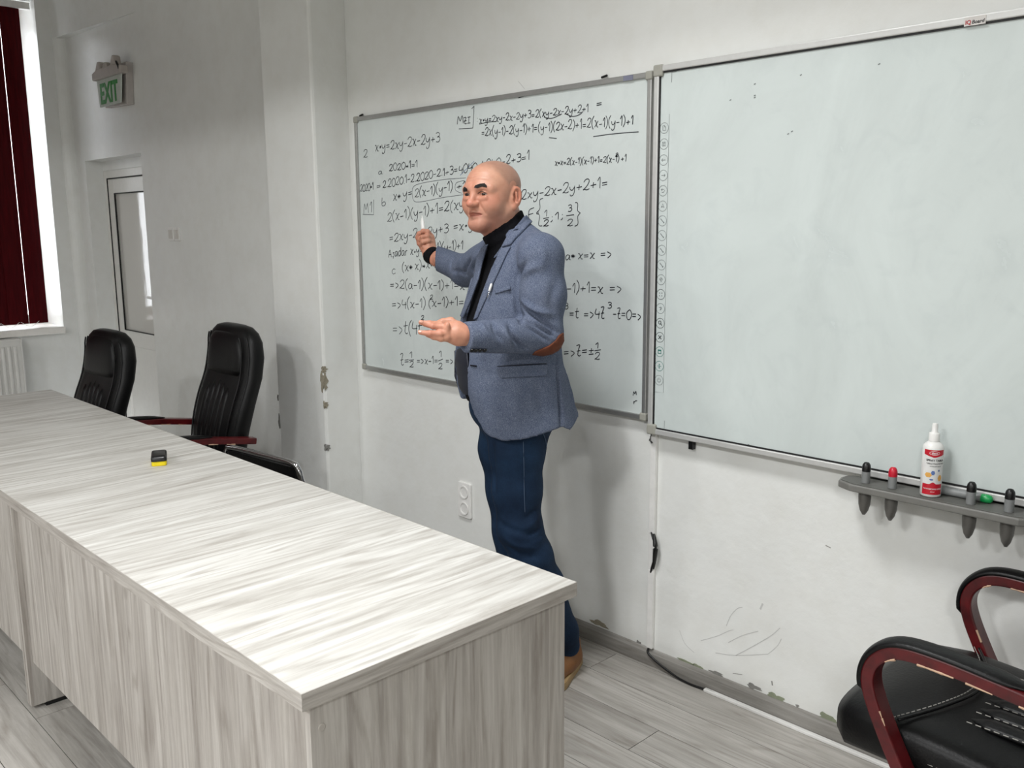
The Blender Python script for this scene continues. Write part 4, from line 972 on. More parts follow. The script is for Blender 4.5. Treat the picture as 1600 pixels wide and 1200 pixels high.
def drape(name, poly, f, m, parent, off=.003, thick=.004, step=2.0, smooth=True, rough=0.0):
    """a cloth patch cut to a pixel outline and laid on the surface f"""
    dense = []
    for (a, b), (c, d) in zip(poly, poly[1:] + poly[:1]):
        k = max(1, int(math.hypot(c - a, d - b) / step)); dense += [(a + (c - a) * i / k, b + (d - b) * i / k) for i in range(k)]
    xs, ys = [p[0] for p in poly], [p[1] for p in poly]
    gx, gy = np.meshgrid(np.arange(min(xs), max(xs), step), np.arange(min(ys), max(ys), step)); gx, gy = gx.ravel(), gy.ravel(); k = inside(poly, gx, gy)
    pts = [Vector(p) for p in dense] + [Vector(p) for p in zip(gx[k], gy[k])]; n = len(dense)
    vo, eo, fo, *_ = delaunay_2d_cdt(pts, [(i, (i + 1) % n) for i in range(n)], [], 1, 1e-4)
    P2 = np.array([tuple(v) for v in vo]); S_ = cast(f, P2[:, 0], P2[:, 1]); g = grad(f, S_)
    o_ = off * (1 + (np.random.RandomState(3).rand(len(S_)) - .5) * rough)
    top, bot = S_ + g * o_[:, None], S_ + g * (off - thick); N_ = len(P2)
    F_ = [tuple(t) for t in fo] + [tuple(N_ + i for i in reversed(t)) for t in fo]
    cnt = {}
    for t in fo:
        for a, b in zip(t, list(t[1:]) + [t[0]]): cnt[(a, b)] = 1
    for a, b in list(cnt):
        if (b, a) not in cnt: F_.append((b, a, N_ + a, N_ + b))
    return mesh_obj(name, np.concatenate([top, bot]), F_, m, parent, smooth)
def seam_line(name, pts, f, m, parent, r=.0015, off=.001):
    q = np.array(spline(pts, 6)) if len(pts) > 2 else np.array(pts, float); S_ = cast(f, q[:, 0], q[:, 1]); S_ = S_ + grad(f, S_) * off
    W_ = toworld(S_) - np.array(MAN.location)[None]
    return MB().tube([tuple(p) for p in W_], r, 6).build(name, m, parent, smooth=True)
def fold(V, f, lines):
    """push the surface in or out along drawn fold lines: (pixel polyline, width m, amplitude m)"""
    g = grad(f, V); D = np.zeros(len(V))
    for pts, wd, am in lines:
        q = np.array(spline(pts, 5)) if len(pts) > 2 else np.array(pts, float); S_ = cast(f, q[:, 0], q[:, 1]); best = np.full(len(V), 9.0); tt = np.zeros(len(V)); n = len(S_) - 1
        near = np.linalg.norm(V - S_.mean(0), axis=1) < np.linalg.norm(S_ - S_.mean(0), axis=1).max() + 3 * wd
        for i in range(n):
            ab = S_[i + 1] - S_[i]; t = np.clip(((V[near] - S_[i]) @ ab) / (ab @ ab + 1e-12), 0, 1); d = np.linalg.norm(V[near] - S_[i] - t[:, None] * ab, axis=1)
            b_ = best[near]; m = d < b_; b_[m] = d[m]; best[near] = b_; q_ = tt[near]; q_[m] = ((i + t) / n)[m]; tt[near] = q_
        D += am * np.exp(-(best / wd) ** 2) * np.sin(np.pi * np.clip(tt, .04, .96)) ** .5
    return V + g * np.clip(D, -.013, .013)[:, None]
def vnoise(V, s, seed=0):
    r = np.random.RandomState(seed); out = 0
    for k in range(5):
        d = r.randn(3); d /= np.linalg.norm(d); out = out + np.sin(V @ d * s * (1 + .5 * r.rand()) + r.rand() * 6.28)
    return out / 5

MAN = empty('person', (0, 0, 0)); _f = toworld(np.array([[0, 0, 0]]))[0]; MAN.location = (_f[0], _f[1], 0)
tag(MAN, 'bald man in blue-grey blazer, black turtleneck and jeans pointing at the whiteboard', 'person')

# ---- materials
x = N('skin'); v = x.coord('Object'); n1 = x.noise(v, 28, 4, .6); n2 = x.noise(v, 9, 3)
at_ = x.n('ShaderNodeVertexColor', _layer_name='tone')
c = x.mix(x.ramp(n1, [(.3, G(178, 126, 102)), (.7, G(202, 154, 130))]), x.ramp(n2, [(.35, G(190, 118, 100)), (.65, G(200, 154, 130))]), .4)
x.base(x.mix(c, at_.outputs['Color'], 1.0, 'MULTIPLY')); x.bump(x.noise(v, 420, 3), .12, .001)
M_SKIN = x.set(.46, 0, .4, **{'Subsurface__Weight': .12, 'Subsurface__Radius': (.01, .004, .002), 'Subsurface__Scale': .4})
x = N('blazer_tweed'); v = x.coord('Object')
c1 = x.ramp(x.noise(v, 520, 3, .7), [(.34, G(62, 69, 88)), (.5, G(88, 97, 117)), (.68, G(130, 137, 153))])
c2 = x.ramp(x.noise(v, 26, 4, .6), [(.3, (.82, .84, .88)), (.7, (1.08, 1.06, 1.04))])
x.base(x.mix(c1, c2, .8, 'MULTIPLY')); x.bump(x.noise(v, 380, 2), .3, .0015); M_TWEED = x.set(.88, 0, .2)
M_LINE = plain('jacket_lining', (20, 24, 38), .55)
M_KNIT = plain('black_knit', (12, 12, 16), .9, spec=.15, var=.2, scale=140, bump=.3, bscale=420)
M_NAVY = plain('navy_knit', (20, 23, 36), .9, spec=.15, var=.2, scale=140, bump=.3, bscale=420)
x = N('jeans_denim'); v = x.coord('Object'); f1 = x.noise(v, 260, 3); f2 = x.noise(v, 7, 4, .6)
x.base(x.mix(x.ramp(f2, [(.3, G(16, 30, 50)), (.72, G(32, 54, 80))]), x.ramp(f1, [(.3, (.75, .78, .8)), (.7, (1.15, 1.15, 1.15))]), .7, 'MULTIPLY')); x.bump(f1, .2, .001); M_DENIM = x.set(.85, 0, .2)
M_SEAMJ = plain('denim_thread', (66, 84, 108), .8)
M_PATCH = plain('brown_suede', (96, 48, 26), .85, var=.12, scale=60, bump=.2)
M_SHOE = plain('tan_leather', (128, 84, 44), .5, var=.15, scale=20, bump=.1)
M_SOLE = plain('tan_rubber', (164, 138, 98), .6)
M_BROW = plain('dark_hair', (26, 21, 19), .9, bump=.5, bscale=500)
M_EYEW = plain('eye_white', (172, 158, 148), .25); M_IRIS = plain('brown_iris', (40, 24, 16), .1); M_TEETH = plain('teeth', (200, 190, 172), .3)

HC = L(768, 301, 2.905)                        # between the ears, at eye height
NB = np.array([HC[0] + .072, HC[1] + .035, HC[2] - .21])  # base of the neck
NT = np.array([HC[0] + .030, HC[1] + .012, HC[2] - .07])
YH = math.radians(37); FV = np.array([-math.sin(YH), -math.cos(YH), 0]); LH = np.array([math.cos(YH), -math.sin(YH), 0])
tl_ = math.radians(3)                                   # slight nod
UPV = np.array([0, 0, 1.0]); FV2 = FV * math.cos(tl_) - UPV * math.sin(tl_); UP2 = UPV * math.cos(tl_) + FV * math.sin(tl_)
BH = np.stack([FV2, LH, UP2])                            # rows
def hp(f_, l, z): return HC + FV2 * f_ + LH * l + UP2 * z
def neck(p):
    n = cap(p, NT + np.array([-.004, 0, -.0]), NB, .056, .060)
    n = smin(n, cap(p, hp(.040, 0, -.092), NB + np.array([-.03, -.02, .05]), .028, .034), .03)
    return smin(n, cap(p, hp(-.045, .0, -.04), NB, .046, .058), .03)
c0, c1, c2 = L(757, 370, 2.86), L(813, 330, 2.87), L(782, 348, 3.05)
cn = np.cross(c1 - c0, c2 - c0); cn /= np.linalg.norm(cn)
if cn[2] < 0: cn = -cn
# ---- torso of the blazer
TH = math.radians(70); AV = np.array([-math.sin(TH), -math.cos(TH)]); LV = np.array([math.cos(TH), -math.sin(TH)])   # facing and left-hand directions
def zc(px, py, dd=2.95): return L(px, py, dd)
ring = [  # z, centre pixel x, half depth A, half width B
 (.84, 819, .186, .222), (.90, 817, .183, .219), (.95, 812, .178, .214), (1.03, 800, .172, .208), (1.115, 794, .168, .203), (1.195, 795, .158, .200), (1.30, 801, .142, .200), (1.38, 806, .128, .198), (1.43, 807, .112, .190), (1.47, 806, .092, .172), (1.505, 803, .072, .140), (1.53, 800, .060, .10)]
RZ = np.array([r[0] for r in ring]); RC = np.array([(r[1] - 805) / FPX * 2.95 for r in ring]); RA = np.array([r[2] for r in ring]); RB = np.array([r[3] for r in ring])
def tc(p):
    z = p[:, 2]; cx = np.interp(z, RZ, RC); A = np.interp(z, RZ, RA); B = np.interp(z, RZ, RB)
    a = (p[:, 0] - cx) * AV[0] + p[:, 1] * AV[1]; l = (p[:, 0] - cx) * LV[0] + p[:, 1] * LV[1]
    return a, l, A, B
def torso(p, off=0.0):
    a, l, A, B = tc(p); A = A + off; B = B + off; n = 2.35
    q = (np.abs(a / A) ** n + np.abs(l / B) ** n + 1e-12) ** (1 / n)
    return np.maximum((q - 1) * np.minimum(A, B) * .95, p[:, 2] - 1.535)
SL, EL, WL_ = L(844, 401, 2.775), L(850, 523, 2.74), L(726, 527, 2.60)
SR, ER, WR = L(772, 404, 3.12), L(728, 423, 3.38), L(677, 400, 3.585)
dWL = (WL_ - EL) / np.linalg.norm(WL_ - EL); dWR = (WR - ER) / np.linalg.norm(WR - ER)
def sleeves(p):
    l = smin(chain(p, [(SL, .067), ((SL + EL) / 2 + np.array([.004, 0, 0]), .066), (EL, .056)], .03), cap(p, EL, WL_ + dWL * .03, .057, .044), .022)
    l = np.maximum(l, (p - WL_) @ dWL); l = smin(l, cap(p, L(824, 364, 2.89), SL, .030, .067), .03)
    r = smin(cap(p, SR, ER, .074, .056), cap(p, ER, WR + dWR * .03, .055, .041), .03); r = np.maximum(r, (p - WR) @ dWR)
    return l, r
# front edge of the left panel, taken where the photograph shows it
def jac_solid(p):
    l, r = sleeves(p); d = smin(smin(torso(p), np.maximum(neck(p) - .017, (p - c0) @ cn + .006), .02), r, .03); return smin(d, l, .018)
ed = [(818, 338), (806, 352), (793, 372), (781, 396), (770, 420), (753, 465), (741, 501), (734, 540), (731, 570), (730, 600), (734, 630), (741, 650), (752, 668)]
E3 = cast(lambda q: torso(q), [e[0] for e in ed], [e[1] for e in ed]); ea, el, _, _ = tc(E3)
o_ = np.argsort(E3[:, 2]); EZ, ELF = E3[o_, 2], el[o_]
hem = [(732, 640), (739, 660), (749, 673), (762, 682), (785, 686), (820, 681), (850, 674), (878, 667), (892, 656), (906, 644)]
H3 = cast(lambda q: torso(q), [e[0] for e in hem[1:-2]], [e[1] - 6 for e in hem[1:-2]])
def hemz(p):
    u = p[:, 0]; hu = np.array([(e[0] - 805) / FPX * 2.80 for e in hem]); hz = np.array([L(e[0], e[1], 2.78 if e[0] < 880 else 2.95)[2] for e in hem]); return np.interp(u, hu, hz)
def opening(p):
    """negative where the coat is open at the front"""
    a, l, A, B = tc(p); le = np.interp(p[:, 2], EZ, ELF); re = -np.maximum(le, .01) * .55 - .03
    return np.maximum(np.maximum(l - le, re - l), -a + .02)
r1, r2 = raydir(np.array([790., 822.]), np.array([377., 335.])); cpl = np.cross(r1, r2); cpl /= np.linalg.norm(cpl)
if (L(850, 400, 2.9) - CL) @ cpl > 0: cpl = -cpl
def coll(p): return np.maximum(np.maximum(neck(p) - .017, (p - c0) @ cn + .012), (p - CL) @ cpl)
def jacket(p):
    l, r = sleeves(p); t = torso(p); op = opening(p)
    t = np.maximum(t, np.minimum(-op, torso(p, -.028)) * 1.0) if False else np.where(op < 0, np.maximum(t, np.minimum(-op, torso(p, -.03))), t)
    t = np.maximum(t, -np.minimum(9, np.maximum(op, -torso(p, -.03)))) if True else t
    t = np.maximum(t, hemz(p) - p[:, 2])
    t = smin(t, coll(p), .012); d = smin(t, r, .03); return smin(d, l, .016)
V, Q = nets(jacket, (-.30, -.50, .80), (.30, .78, 1.58), .0054)
V = relax(V, Q, 2, .5)
folds = [
 # sleeve near the elbow
 ([(812, 470), (830, 490), (856, 508), (872, 520)], .008, -.010), ([(818, 484), (838, 502), (860, 518)], .006, .006), ([(826, 500), (846, 512), (866, 526)], .006, -.008), ([(815, 505), (835, 516), (858, 534)], .006, -.006), ([(808, 468), (822, 476), (842, 486), (866, 492)], .009, .006),
 ([(796, 506), (800, 520), (808, 536), (822, 546)], .007, -.007), ([(770, 504), (774, 518), (784, 532)], .008, -.005), ([(752, 506), (760, 520), (776, 540)], .009, .004), ([(786, 510), (792, 526), (800, 540)], .008, .005),
 # armpit and upper sleeve
 ([(808, 420), (806, 450), (808, 480), (815, 505)], .007, -.012), ([(822, 410), (812, 425), (808, 440)], .008, -.005), ([(818, 430), (830, 420), (842, 416)], .012, .004), ([(846, 385), (850, 400), (846, 420)], .012, .003), ([(806, 395), (800, 430), (798, 470)], .016, -.004), ([(870, 440), (862, 470), (868, 500)], .016, -.004),
 # back vent, side seam
 ([(870, 560), (873, 600), (876, 640), (877, 668)], .006, -.007), ([(884, 580), (890, 610), (897, 640)], .012, .004),
 # right sleeve
 ([(735, 404), (728, 416), (724, 430)], .008, -.007), ([(722, 402), (716, 414), (715, 424)], .008, .005), ([(742, 402), (738, 420), (738, 438)], .009, -.008), ([(710, 400), (704, 410), (704, 420)], .007, -.004), ([(730, 430), (718, 424), (706, 424)], .008, -.004),
 # skirt of the coat
 ([(800, 600), (806, 630), (812, 660)], .025, .004), ([(760, 600), (764, 630), (772, 660)], .022, -.003), ([(840, 600), (846, 630), (848, 655)], .02, -.004)]
V = fold(V, jac_solid, [(a_, b_, c_ * 2.0) for a_, b_, c_ in folds])
g = grad(jac_solid, V); V = V + g * (vnoise(V, 26, 1) * .0018 + vnoise(V, 60, 2) * .0008)[:, None]
jk = mesh_obj('blazer', V, Q, M_TWEED, MAN); jk['label'] = 'blue-grey tweed blazer'
S_ = jac_solid
lap = [(741.5, 501), (753, 465), (770, 420), (785, 389), (799, 386.5), (793, 397), (787, 410), (778, 430), (765, 457), (747, 497)]
drape('lapel', lap, S_, M_TWEED, jk, .006, .006)
drape('collar', [(786, 387), (793, 372), (806, 354), (819, 338), (830, 349), (820, 360), (806, 374), (799, 383)], S_, M_TWEED, jk, .008, .009)
drape('lapel', [(763, 381), (754, 411), (748, 437), (736, 470), (724, 497), (721, 494), (733, 462), (742, 432), (746, 404), (757, 383)], S_, M_TWEED, jk, .005, .006)
drape('pocket_flap', [(778, 573), (852, 569), (854, 583), (850, 587), (783, 590), (779, 586)], S_, M_TWEED, jk, .008, .009)
seam_line('pocket_welt', [(777, 572.5), (815, 570), (853, 568)], S_, M_LINE, jk, .0014, .004)
drape('breast_pocket', [(773, 453), (797, 447), (798, 452), (775, 459)], S_, M_TWEED, jk, .003, .004)
drape('elbow_patch', [(832, 553), (836, 549), (846, 545), (858, 540), (868, 532), (873, 524), (879, 520), (880, 532), (874, 545), (862, 552), (848, 555)], S_, M_PATCH, jk, .004, .005, step=2.5)
seam_line('button_hole', [(736, 571), (745, 572)], S_, M_KNIT, jk, .0022, .002)
for px in (737.5, 743.5, 750, 757):
    b_ = cast(S_, [px], [546.5]); n_ = grad(S_, b_); w_ = toworld(b_ + n_ * .001)[0] - np.array(MAN.location); nw = Vector(toworld(n_)[0] - toworld(np.zeros((1, 3)))[0])
    bo = MB().lathe([(.0065, 0), (.007, .001), (.0068, .003), (.005, .0038), (.001, .003)], n=16).build('cuff_button', M_BLACKP, jk, smooth=True, auto=40); bo.location = w_; bo.rotation_euler = nw.to_track_quat('Z', 'Y').to_euler()
# dark lining seen inside the far front panel
drape('lining', [(709, 548), (727, 540), (730, 570), (730, 605), (731, 618), (724, 616), (714, 604), (709, 588)], lambda q: torso(q), M_LINE, jk, -.002, .006)

# ---- sweater
def sweater(p):
    t = np.maximum(torso(p, -.017), .98 - p[:, 2])
    n = np.maximum(neck(p) - .0075, (p - c0) @ cn)
    return smin(t, n, .02)
V, Q = nets(sweater, (-.28, -.30, .95), (.25, .30, 1.62), .0065); V = relax(V, Q, 2)
g = grad(sweater, V); V = V + g * (vnoise(V, 45, 5) * .0015)[:, None]
V = fold(V, sweater, [([(765, 372), (782, 362), (800, 348), (816, 338)], .005, -.004), ([(768, 382), (785, 372), (800, 360)], .005, .003)])
mesh_obj('turtleneck_sweater', V, Q, M_KNIT, MAN)
def cuff(p): return np.maximum(np.maximum(cap(p, WR - dWR * .06, WR + dWR * .09, .036, .034), (p - WR) @ dWR - .024), -((p - WR) @ dWR) - .03)
V, Q = nets(cuff, WR - .09, WR + .09, .004); mesh_obj('sweater_cuff', relax(V, Q, 1), Q, M_KNIT, MAN)

# ---- trousers
legL = [(L(812, 650, 2.875), .098), (L(808, 700, 2.865), .088), (L(808, 765, 2.86), .078), (L(812, 825, 2.85), .070), (L(830, 868, 2.86), .066), (L(850, 912, 2.89), .062), (L(878, 985, 2.955), .052), (L(884, 1008, 2.97), .050)]
legR = [(L(796, 650, 3.02), .098), (L(790, 700, 3.03), .088), (L(796, 765, 3.03), .076), (L(802, 830, 3.02), .068), (L(808, 900, 3.02), .062), (L(818, 990, 3.04), .052), (L(820, 1008, 3.05), .050)]
def trousers(p):
    d = smin(chain(p, legL, .03), chain(p, legR, .03), .012); d = smin(d, ell(p, L(806, 630, 2.95), (.155, .17, .12)), .05)
    return np.maximum(np.maximum(d, p[:, 2] - 1.0), .075 - p[:, 2])
V, Q = nets(trousers, (-.25, -.32, .06), (.30, .32, 1.02), .0075); V = relax(V, Q, 2)
V = fold(V, trousers, [([(776, 812), (796, 826), (822, 834), (838, 832)], .010, -.006), ([(836, 800), (826, 806), (818, 812)], .007, -.006), ([(842, 806), (832, 818), (822, 826)], .007, .006), ([(848, 822), (836, 832), (824, 838)], .007, -.007), ([(788, 840), (806, 852), (830, 856), (846, 850)], .009, .006), ([(852, 838), (840, 846), (828, 850)], .007, .005),
                       ([(790, 852), (812, 866), (840, 870)], .009, -.006), ([(772, 700), (790, 704), (814, 702)], .008, -.003), ([(768, 690), (770, 730), (772, 770)], .012, -.010), ([(843, 795), (836, 796), (828, 800)], .005, -.005)])
g = grad(trousers, V); V = V + g * (vnoise(V, 38, 7) * .0016)[:, None]
je = mesh_obj('jeans', V, Q, M_DENIM, MAN)
seam_line('side_seam', [(817.5, 690), (818.5, 730), (819, 770), (820, 800)], trousers, M_SEAMJ, je, .0013, .0012)
seam_line('pocket_seam', [(848, 676), (852, 688), (853, 698)], trousers, M_SEAMJ, je, .0014, .001)

# ---- shoes
def shoe(heel_w, dirw, name):
    hl = np.array([heel_w[0], heel_w[1], 0.0]); dv = np.array([dirw[0], dirw[1], 0.0]); dv /= np.linalg.norm(dv); sd = np.array([-dv[1], dv[0], 0.0])
    loc = lambda a, s, z: (lambda w: np.array([(w - MO) @ UR, (w - MO) @ HF, w[2]]))(hl + dv * a + sd * s + np.array([0, 0, z]))
    pl = [(-.0, .030), (.05, .036), (.12, .040), (.19, .047), (.25, .040), (.285, .018)]
    def up(p):
        d = smin(cap(p, loc(.045, 0, .045), loc(.10, 0, .05), .040, .042), cap(p, loc(.10, 0, .05), loc(.24, 0, .030), .044, .030), .03)
        d = smin(d, cap(p, loc(.05, 0, .05), loc(.055, 0, .11), .040, .042), .03); return np.maximum(np.maximum(d, .022 - p[:, 2]), p[:, 2] - .118)
    c = loc(.14, 0, .05); V, Q = nets(up, c - .24, c + .24, .005); u = mesh_obj(name, relax(V, Q, 1), Q, M_SHOE, MAN)
    rs = []
    for z, s_ in ((0, .97), (.004, 1.0), (.020, 1.0), (.026, .96)):
        r_ = [(a, w) for a, w in pl] + [(a, -w) for a, w in reversed(pl)]
        rs.append([tuple((hl + dv * (.14 + (a - .14) * s_) + sd * w * s_ * 1.08 + np.array([0, 0, z])) - np.array(MAN.location)) for a, w in r_])
    MB().rings(rs).build('sole', M_SOLE, u, smooth=True, auto=50)
    return u
shoe((-2.045, 2.275), (.34, -.94), 'shoe')
shoe(toworld(L(822, 1010, 3.06)[None])[0][:2] + np.array([-.01, .05]), (-.1, -1), 'shoe')

# ---- body: head, neck, hands (with the limbs inside the clothes), one mesh
def head(p):
    q = (p - HC) @ BH.T; f_, l, z = q[:, 0], q[:, 1], q[:, 2]; ls = np.abs(l); qs = np.stack([f_, ls, z], 1)
    d = ell(q, (-.012, 0, .0215), (.099, .078, .0755))
    d = smin(d, ell(q, (.016, 0, -.030), (.075, .066, .080)), .03)
    d = smin(d, cap(qs, (.066, .0, -.090), (.004, .053, -.058), .025, .023), .020)       # jaw
    d = smin(d, cap(q, (.074, -.013, -.092), (.074, .013, -.092), .021, .021), .016)     # chin
    d = smin(d, ell(qs, (.050, .042, -.034), (.031, .027, .032)), .022)                  # cheek
    d = smin(d, cap(qs, (.082, .010, .016), (.064, .047, .013), .0125, .0125), .014)     # brow ridge
    d = smin(d, ell(q, (.052, 0, -.062), (.036, .040, .026)), .014)                      # muzzle
    d = smax(d, -ell(qs, (.094, .033, -.003), (.0205, .0175, .0115)), .010)              # eye hollow
    ball = np.linalg.norm(qs - np.array([.0720, .033, -.003]), axis=1) - .0142           # lids
    slit = np.maximum(np.abs(z + .0038 + .10 * (ls - .033)) - .0043 + .0013 * ((ls - .033) / .0090) ** 2, np.abs(ls - .033) - .0125)
    d = smin(d, np.maximum(ball, -np.maximum(slit, .076 - f_)), .004)
    d = smin(d, cap(qs, (.0825, .042, -.0135), (.086, .024, -.0155), .0035, .0035), .010)  # lower lid
    d = smin(d, cap(q, (.085, 0, .006), (.1040, 0, -.027), .0082, .0110), .009)          # nose
    d = smin(d, ell(q, (.1055, 0, -.0300), (.0140, .0140, .0112)), .006)
    d = smin(d, ell(qs, (.0940, .0130, -.0320), (.0125, .0070, .0078)), .006)            # nostril wings
    d = smax(d, -ell(qs, (.0985, .0075, -.0415), (.0070, .0046, .0044)), .002)
    d = smin(d, cap(qs, (.0915, .003, -.0545), (.0800, .024, -.0605), .0056, .0032), .005)   # upper lip
    d = smin(d, cap(qs, (.0890, .0, -.0715), (.0795, .022, -.0655), .0066, .0034), .005)     # lower lip
    d = smax(d, -cap(qs, (.0965, .0, -.0622), (.0850, .0245, -.0640), .0052, .0026), .0012)
    d = d + .0024 * np.exp(-(cap(qs, (.088, .022, -.032), (.076, .034, -.060), 0, 0) / .0045) ** 2)   # nasolabial fold
    d = d + .0014 * np.exp(-(cap(q, (.090, -.012, -.0795), (.090, .012, -.0795), 0, 0) / .005) ** 2)
    for zz, a_ in ((.038, .0010), (.047, .0011), (.056, .0008)):
        d = d + a_ * np.exp(-((z - zz - .003 * np.sin(l * 90)) / .0022) ** 2) * (f_ > .05) * np.clip(1 - (ls / .05) ** 2, 0, 1)
    # ears
    c_, s_ = math.cos(.28), math.sin(.28); Re = np.array([[.906, -.42, .20], [.42, .906, .0], [-.22, 0, 1]]); Re = Re / np.linalg.norm(Re, axis=1, keepdims=True)
    ec = np.array([-.016, .082, -.017])
    e = ell(qs, ec, (.0205, .0085, .034), Re)
    e = smin(e, ell(qs, ec + np.array([.006, -.002, -.028]), (.009, .007, .010)), .006)
    qe = (qs - ec) @ Re.T
    e = smax(e, -ell(qe, (.001, .0075, .004), (.0125, .0105, .022)), .002)
    e = smin(e, cap(qe, (.003, .003, .014), (-.004, .003, -.010), .0032, .0034), .003)
    e = smin(e, ell(qe, (.0125, .003, -.004), (.0045, .004, .006)), .003)
    d = smin(d, e, .007)
    n = neck(p)
    return smin(d, n, .022)
# left hand: back of the hand to the camera, two fingers held out
def dig(pts): return [(np.asarray(a, float), r) for a, r in pts]
wl = WL_ + dWL * .012
LHND = dict(
 index=dig([(L(700, 509, 2.60), .0115), (L(688, 507, 2.585), .0098), (L(671, 505.5, 2.575), .0086), (L(657.5, 504, 2.57), .0066)]),
 middle=dig([(L(699, 514, 2.585), .0115), (L(690, 511, 2.57), .0096), (L(676, 509.5, 2.565), .0082), (L(664, 506.5, 2.575), .0068)]),
 ring=dig([(L(699, 521, 2.575), .0115), (L(688, 521.5, 2.56), .0100), (L(672, 521, 2.555), .0086), (L(656.5, 519.5, 2.56), .0064)]),
 little=dig([(L(700, 528, 2.575), .0105), (L(689, 529, 2.562), .0092), (L(678, 526.5, 2.56), .0080), (L(668, 523.5, 2.565), .0064)]),
 thumb=dig([(L(716, 512, 2.64), .016), (L(704, 502, 2.65), .0125), (L(692, 503, 2.645), .0105), (L(682, 506, 2.635), .0085)]))
def handL(p):
    d = chain(p, dig([(L(742, 526, 2.63), .030), (L(722, 523, 2.60), .0285), (L(712, 520, 2.595), .028)]), .015)
    d = smin(d, cap(p, L(714, 511, 2.60), L(700, 510, 2.60), .018, .0145), .012); d = smin(d, cap(p, L(712, 522, 2.585), L(699, 519, 2.58), .020, .0145), .012); d = smin(d, cap(p, L(714, 531, 2.59), L(700, 527, 2.578), .0165, .0130), .012)
    for k, ch in LHND.items(): d = smin(d, chain(p, ch, .004), .0055 if k != 'thumb' else .010)
    for px, py in ((699, 508), (698, 514), (697, 520.5), (699, 527)): d = smin(d, np.linalg.norm(p - L(px, py, 2.566), axis=1) - .0085, .008)
    d = smin(d, cap(p, L(712, 514, 2.605), L(701, 515, 2.600), .021, .017), .008)
    return d
# right hand: loose fist round an upright marker
DR = 3.62
RHND = dict(
 index=dig([(L(673, 369, DR), .0115), (L(668, 362, DR - .02), .0098), (L(661, 361, DR - .025), .0088), (L(657, 364, DR - .018), .0072)]),
 middle=dig([(L(675, 374, DR), .0115), (L(668, 369, DR - .03), .0098), (L(660, 370, DR - .033), .0086), (L(657, 375, DR - .022), .0074)]),
 ring=dig([(L(676, 379, DR), .0110), (L(669, 376, DR - .032), .0094), (L(661, 378, DR - .034), .0084), (L(658, 382, DR - .02), .0072)]),
 little=dig([(L(676, 385, DR), .0100), (L(670, 384, DR - .028), .0086), (L(663, 386, DR - .028), .0076), (L(660, 389, DR - .015), .0066)]),
 thumb=dig([(L(664, 389, DR + .0), .0150), (L(656, 380, DR - .005), .0120), (L(653, 371, DR - .012), .0100), (L(654, 365, DR - .02), .0082)]))
def handR(p):
    d = chain(p, dig([(L(682, 405, DR - .06), .030), (L(672, 396, DR - .02), .027), (L(670, 386, DR), .027)]), .015)
    d = smin(d, cap(p, L(670, 386, DR), L(672, 372, DR), .025, .018), .012); d = smin(d, cap(p, L(666, 388, DR), L(662, 378, DR - .005), .020, .014), .012)
    for k, ch in RHND.items(): d = smin(d, chain(p, ch, .004), .005 if k != 'thumb' else .009)
    return d
def inner(p):     # what the clothes cover
    d = np.maximum(torso(p, -.05), 1.06 - p[:, 2]); d = smin(d, chain(p, [(SL, .045), (EL, .038), (WL_, .029)], .02), .03); d = smin(d, chain(p, [(SR, .045), (ER, .038), (WR, .029)], .02), .03)
    d = smin(d, smin(chain(p, [(a, r - .022) for a, r in legL], .02), chain(p, [(a, r - .022) for a, r in legR], .02), .03), .03)
    return smin(d, cap(p, NB, NT, .050, .045), .03)
bits = [nets(lambda p: np.maximum(head(p), HC[2] - .235 - p[:, 2]), HC + np.array([-.16, -.16, -.25]), HC + np.array([.18, .17, .135]), .0019)]
cl = L(692, 518, 2.60); bits.append(nets(lambda p: np.maximum(handL(p), (p - L(738, 526, 2.62)) @ -dWL), cl + np.array([-.10, -.09, -.07]), cl + np.array([.11, .10, .07]), .0019))
cr = L(668, 382, DR); bits.append(nets(lambda p: handR(p), cr + np.array([-.07, -.11, -.09]), cr + np.array([.07, .08, .08]), .0022))
bits.append(nets(inner, (-.35, -.5, .06), (.35, .8, 1.62), .016))
VV, QQ, TT = [], [], []; n0 = 0
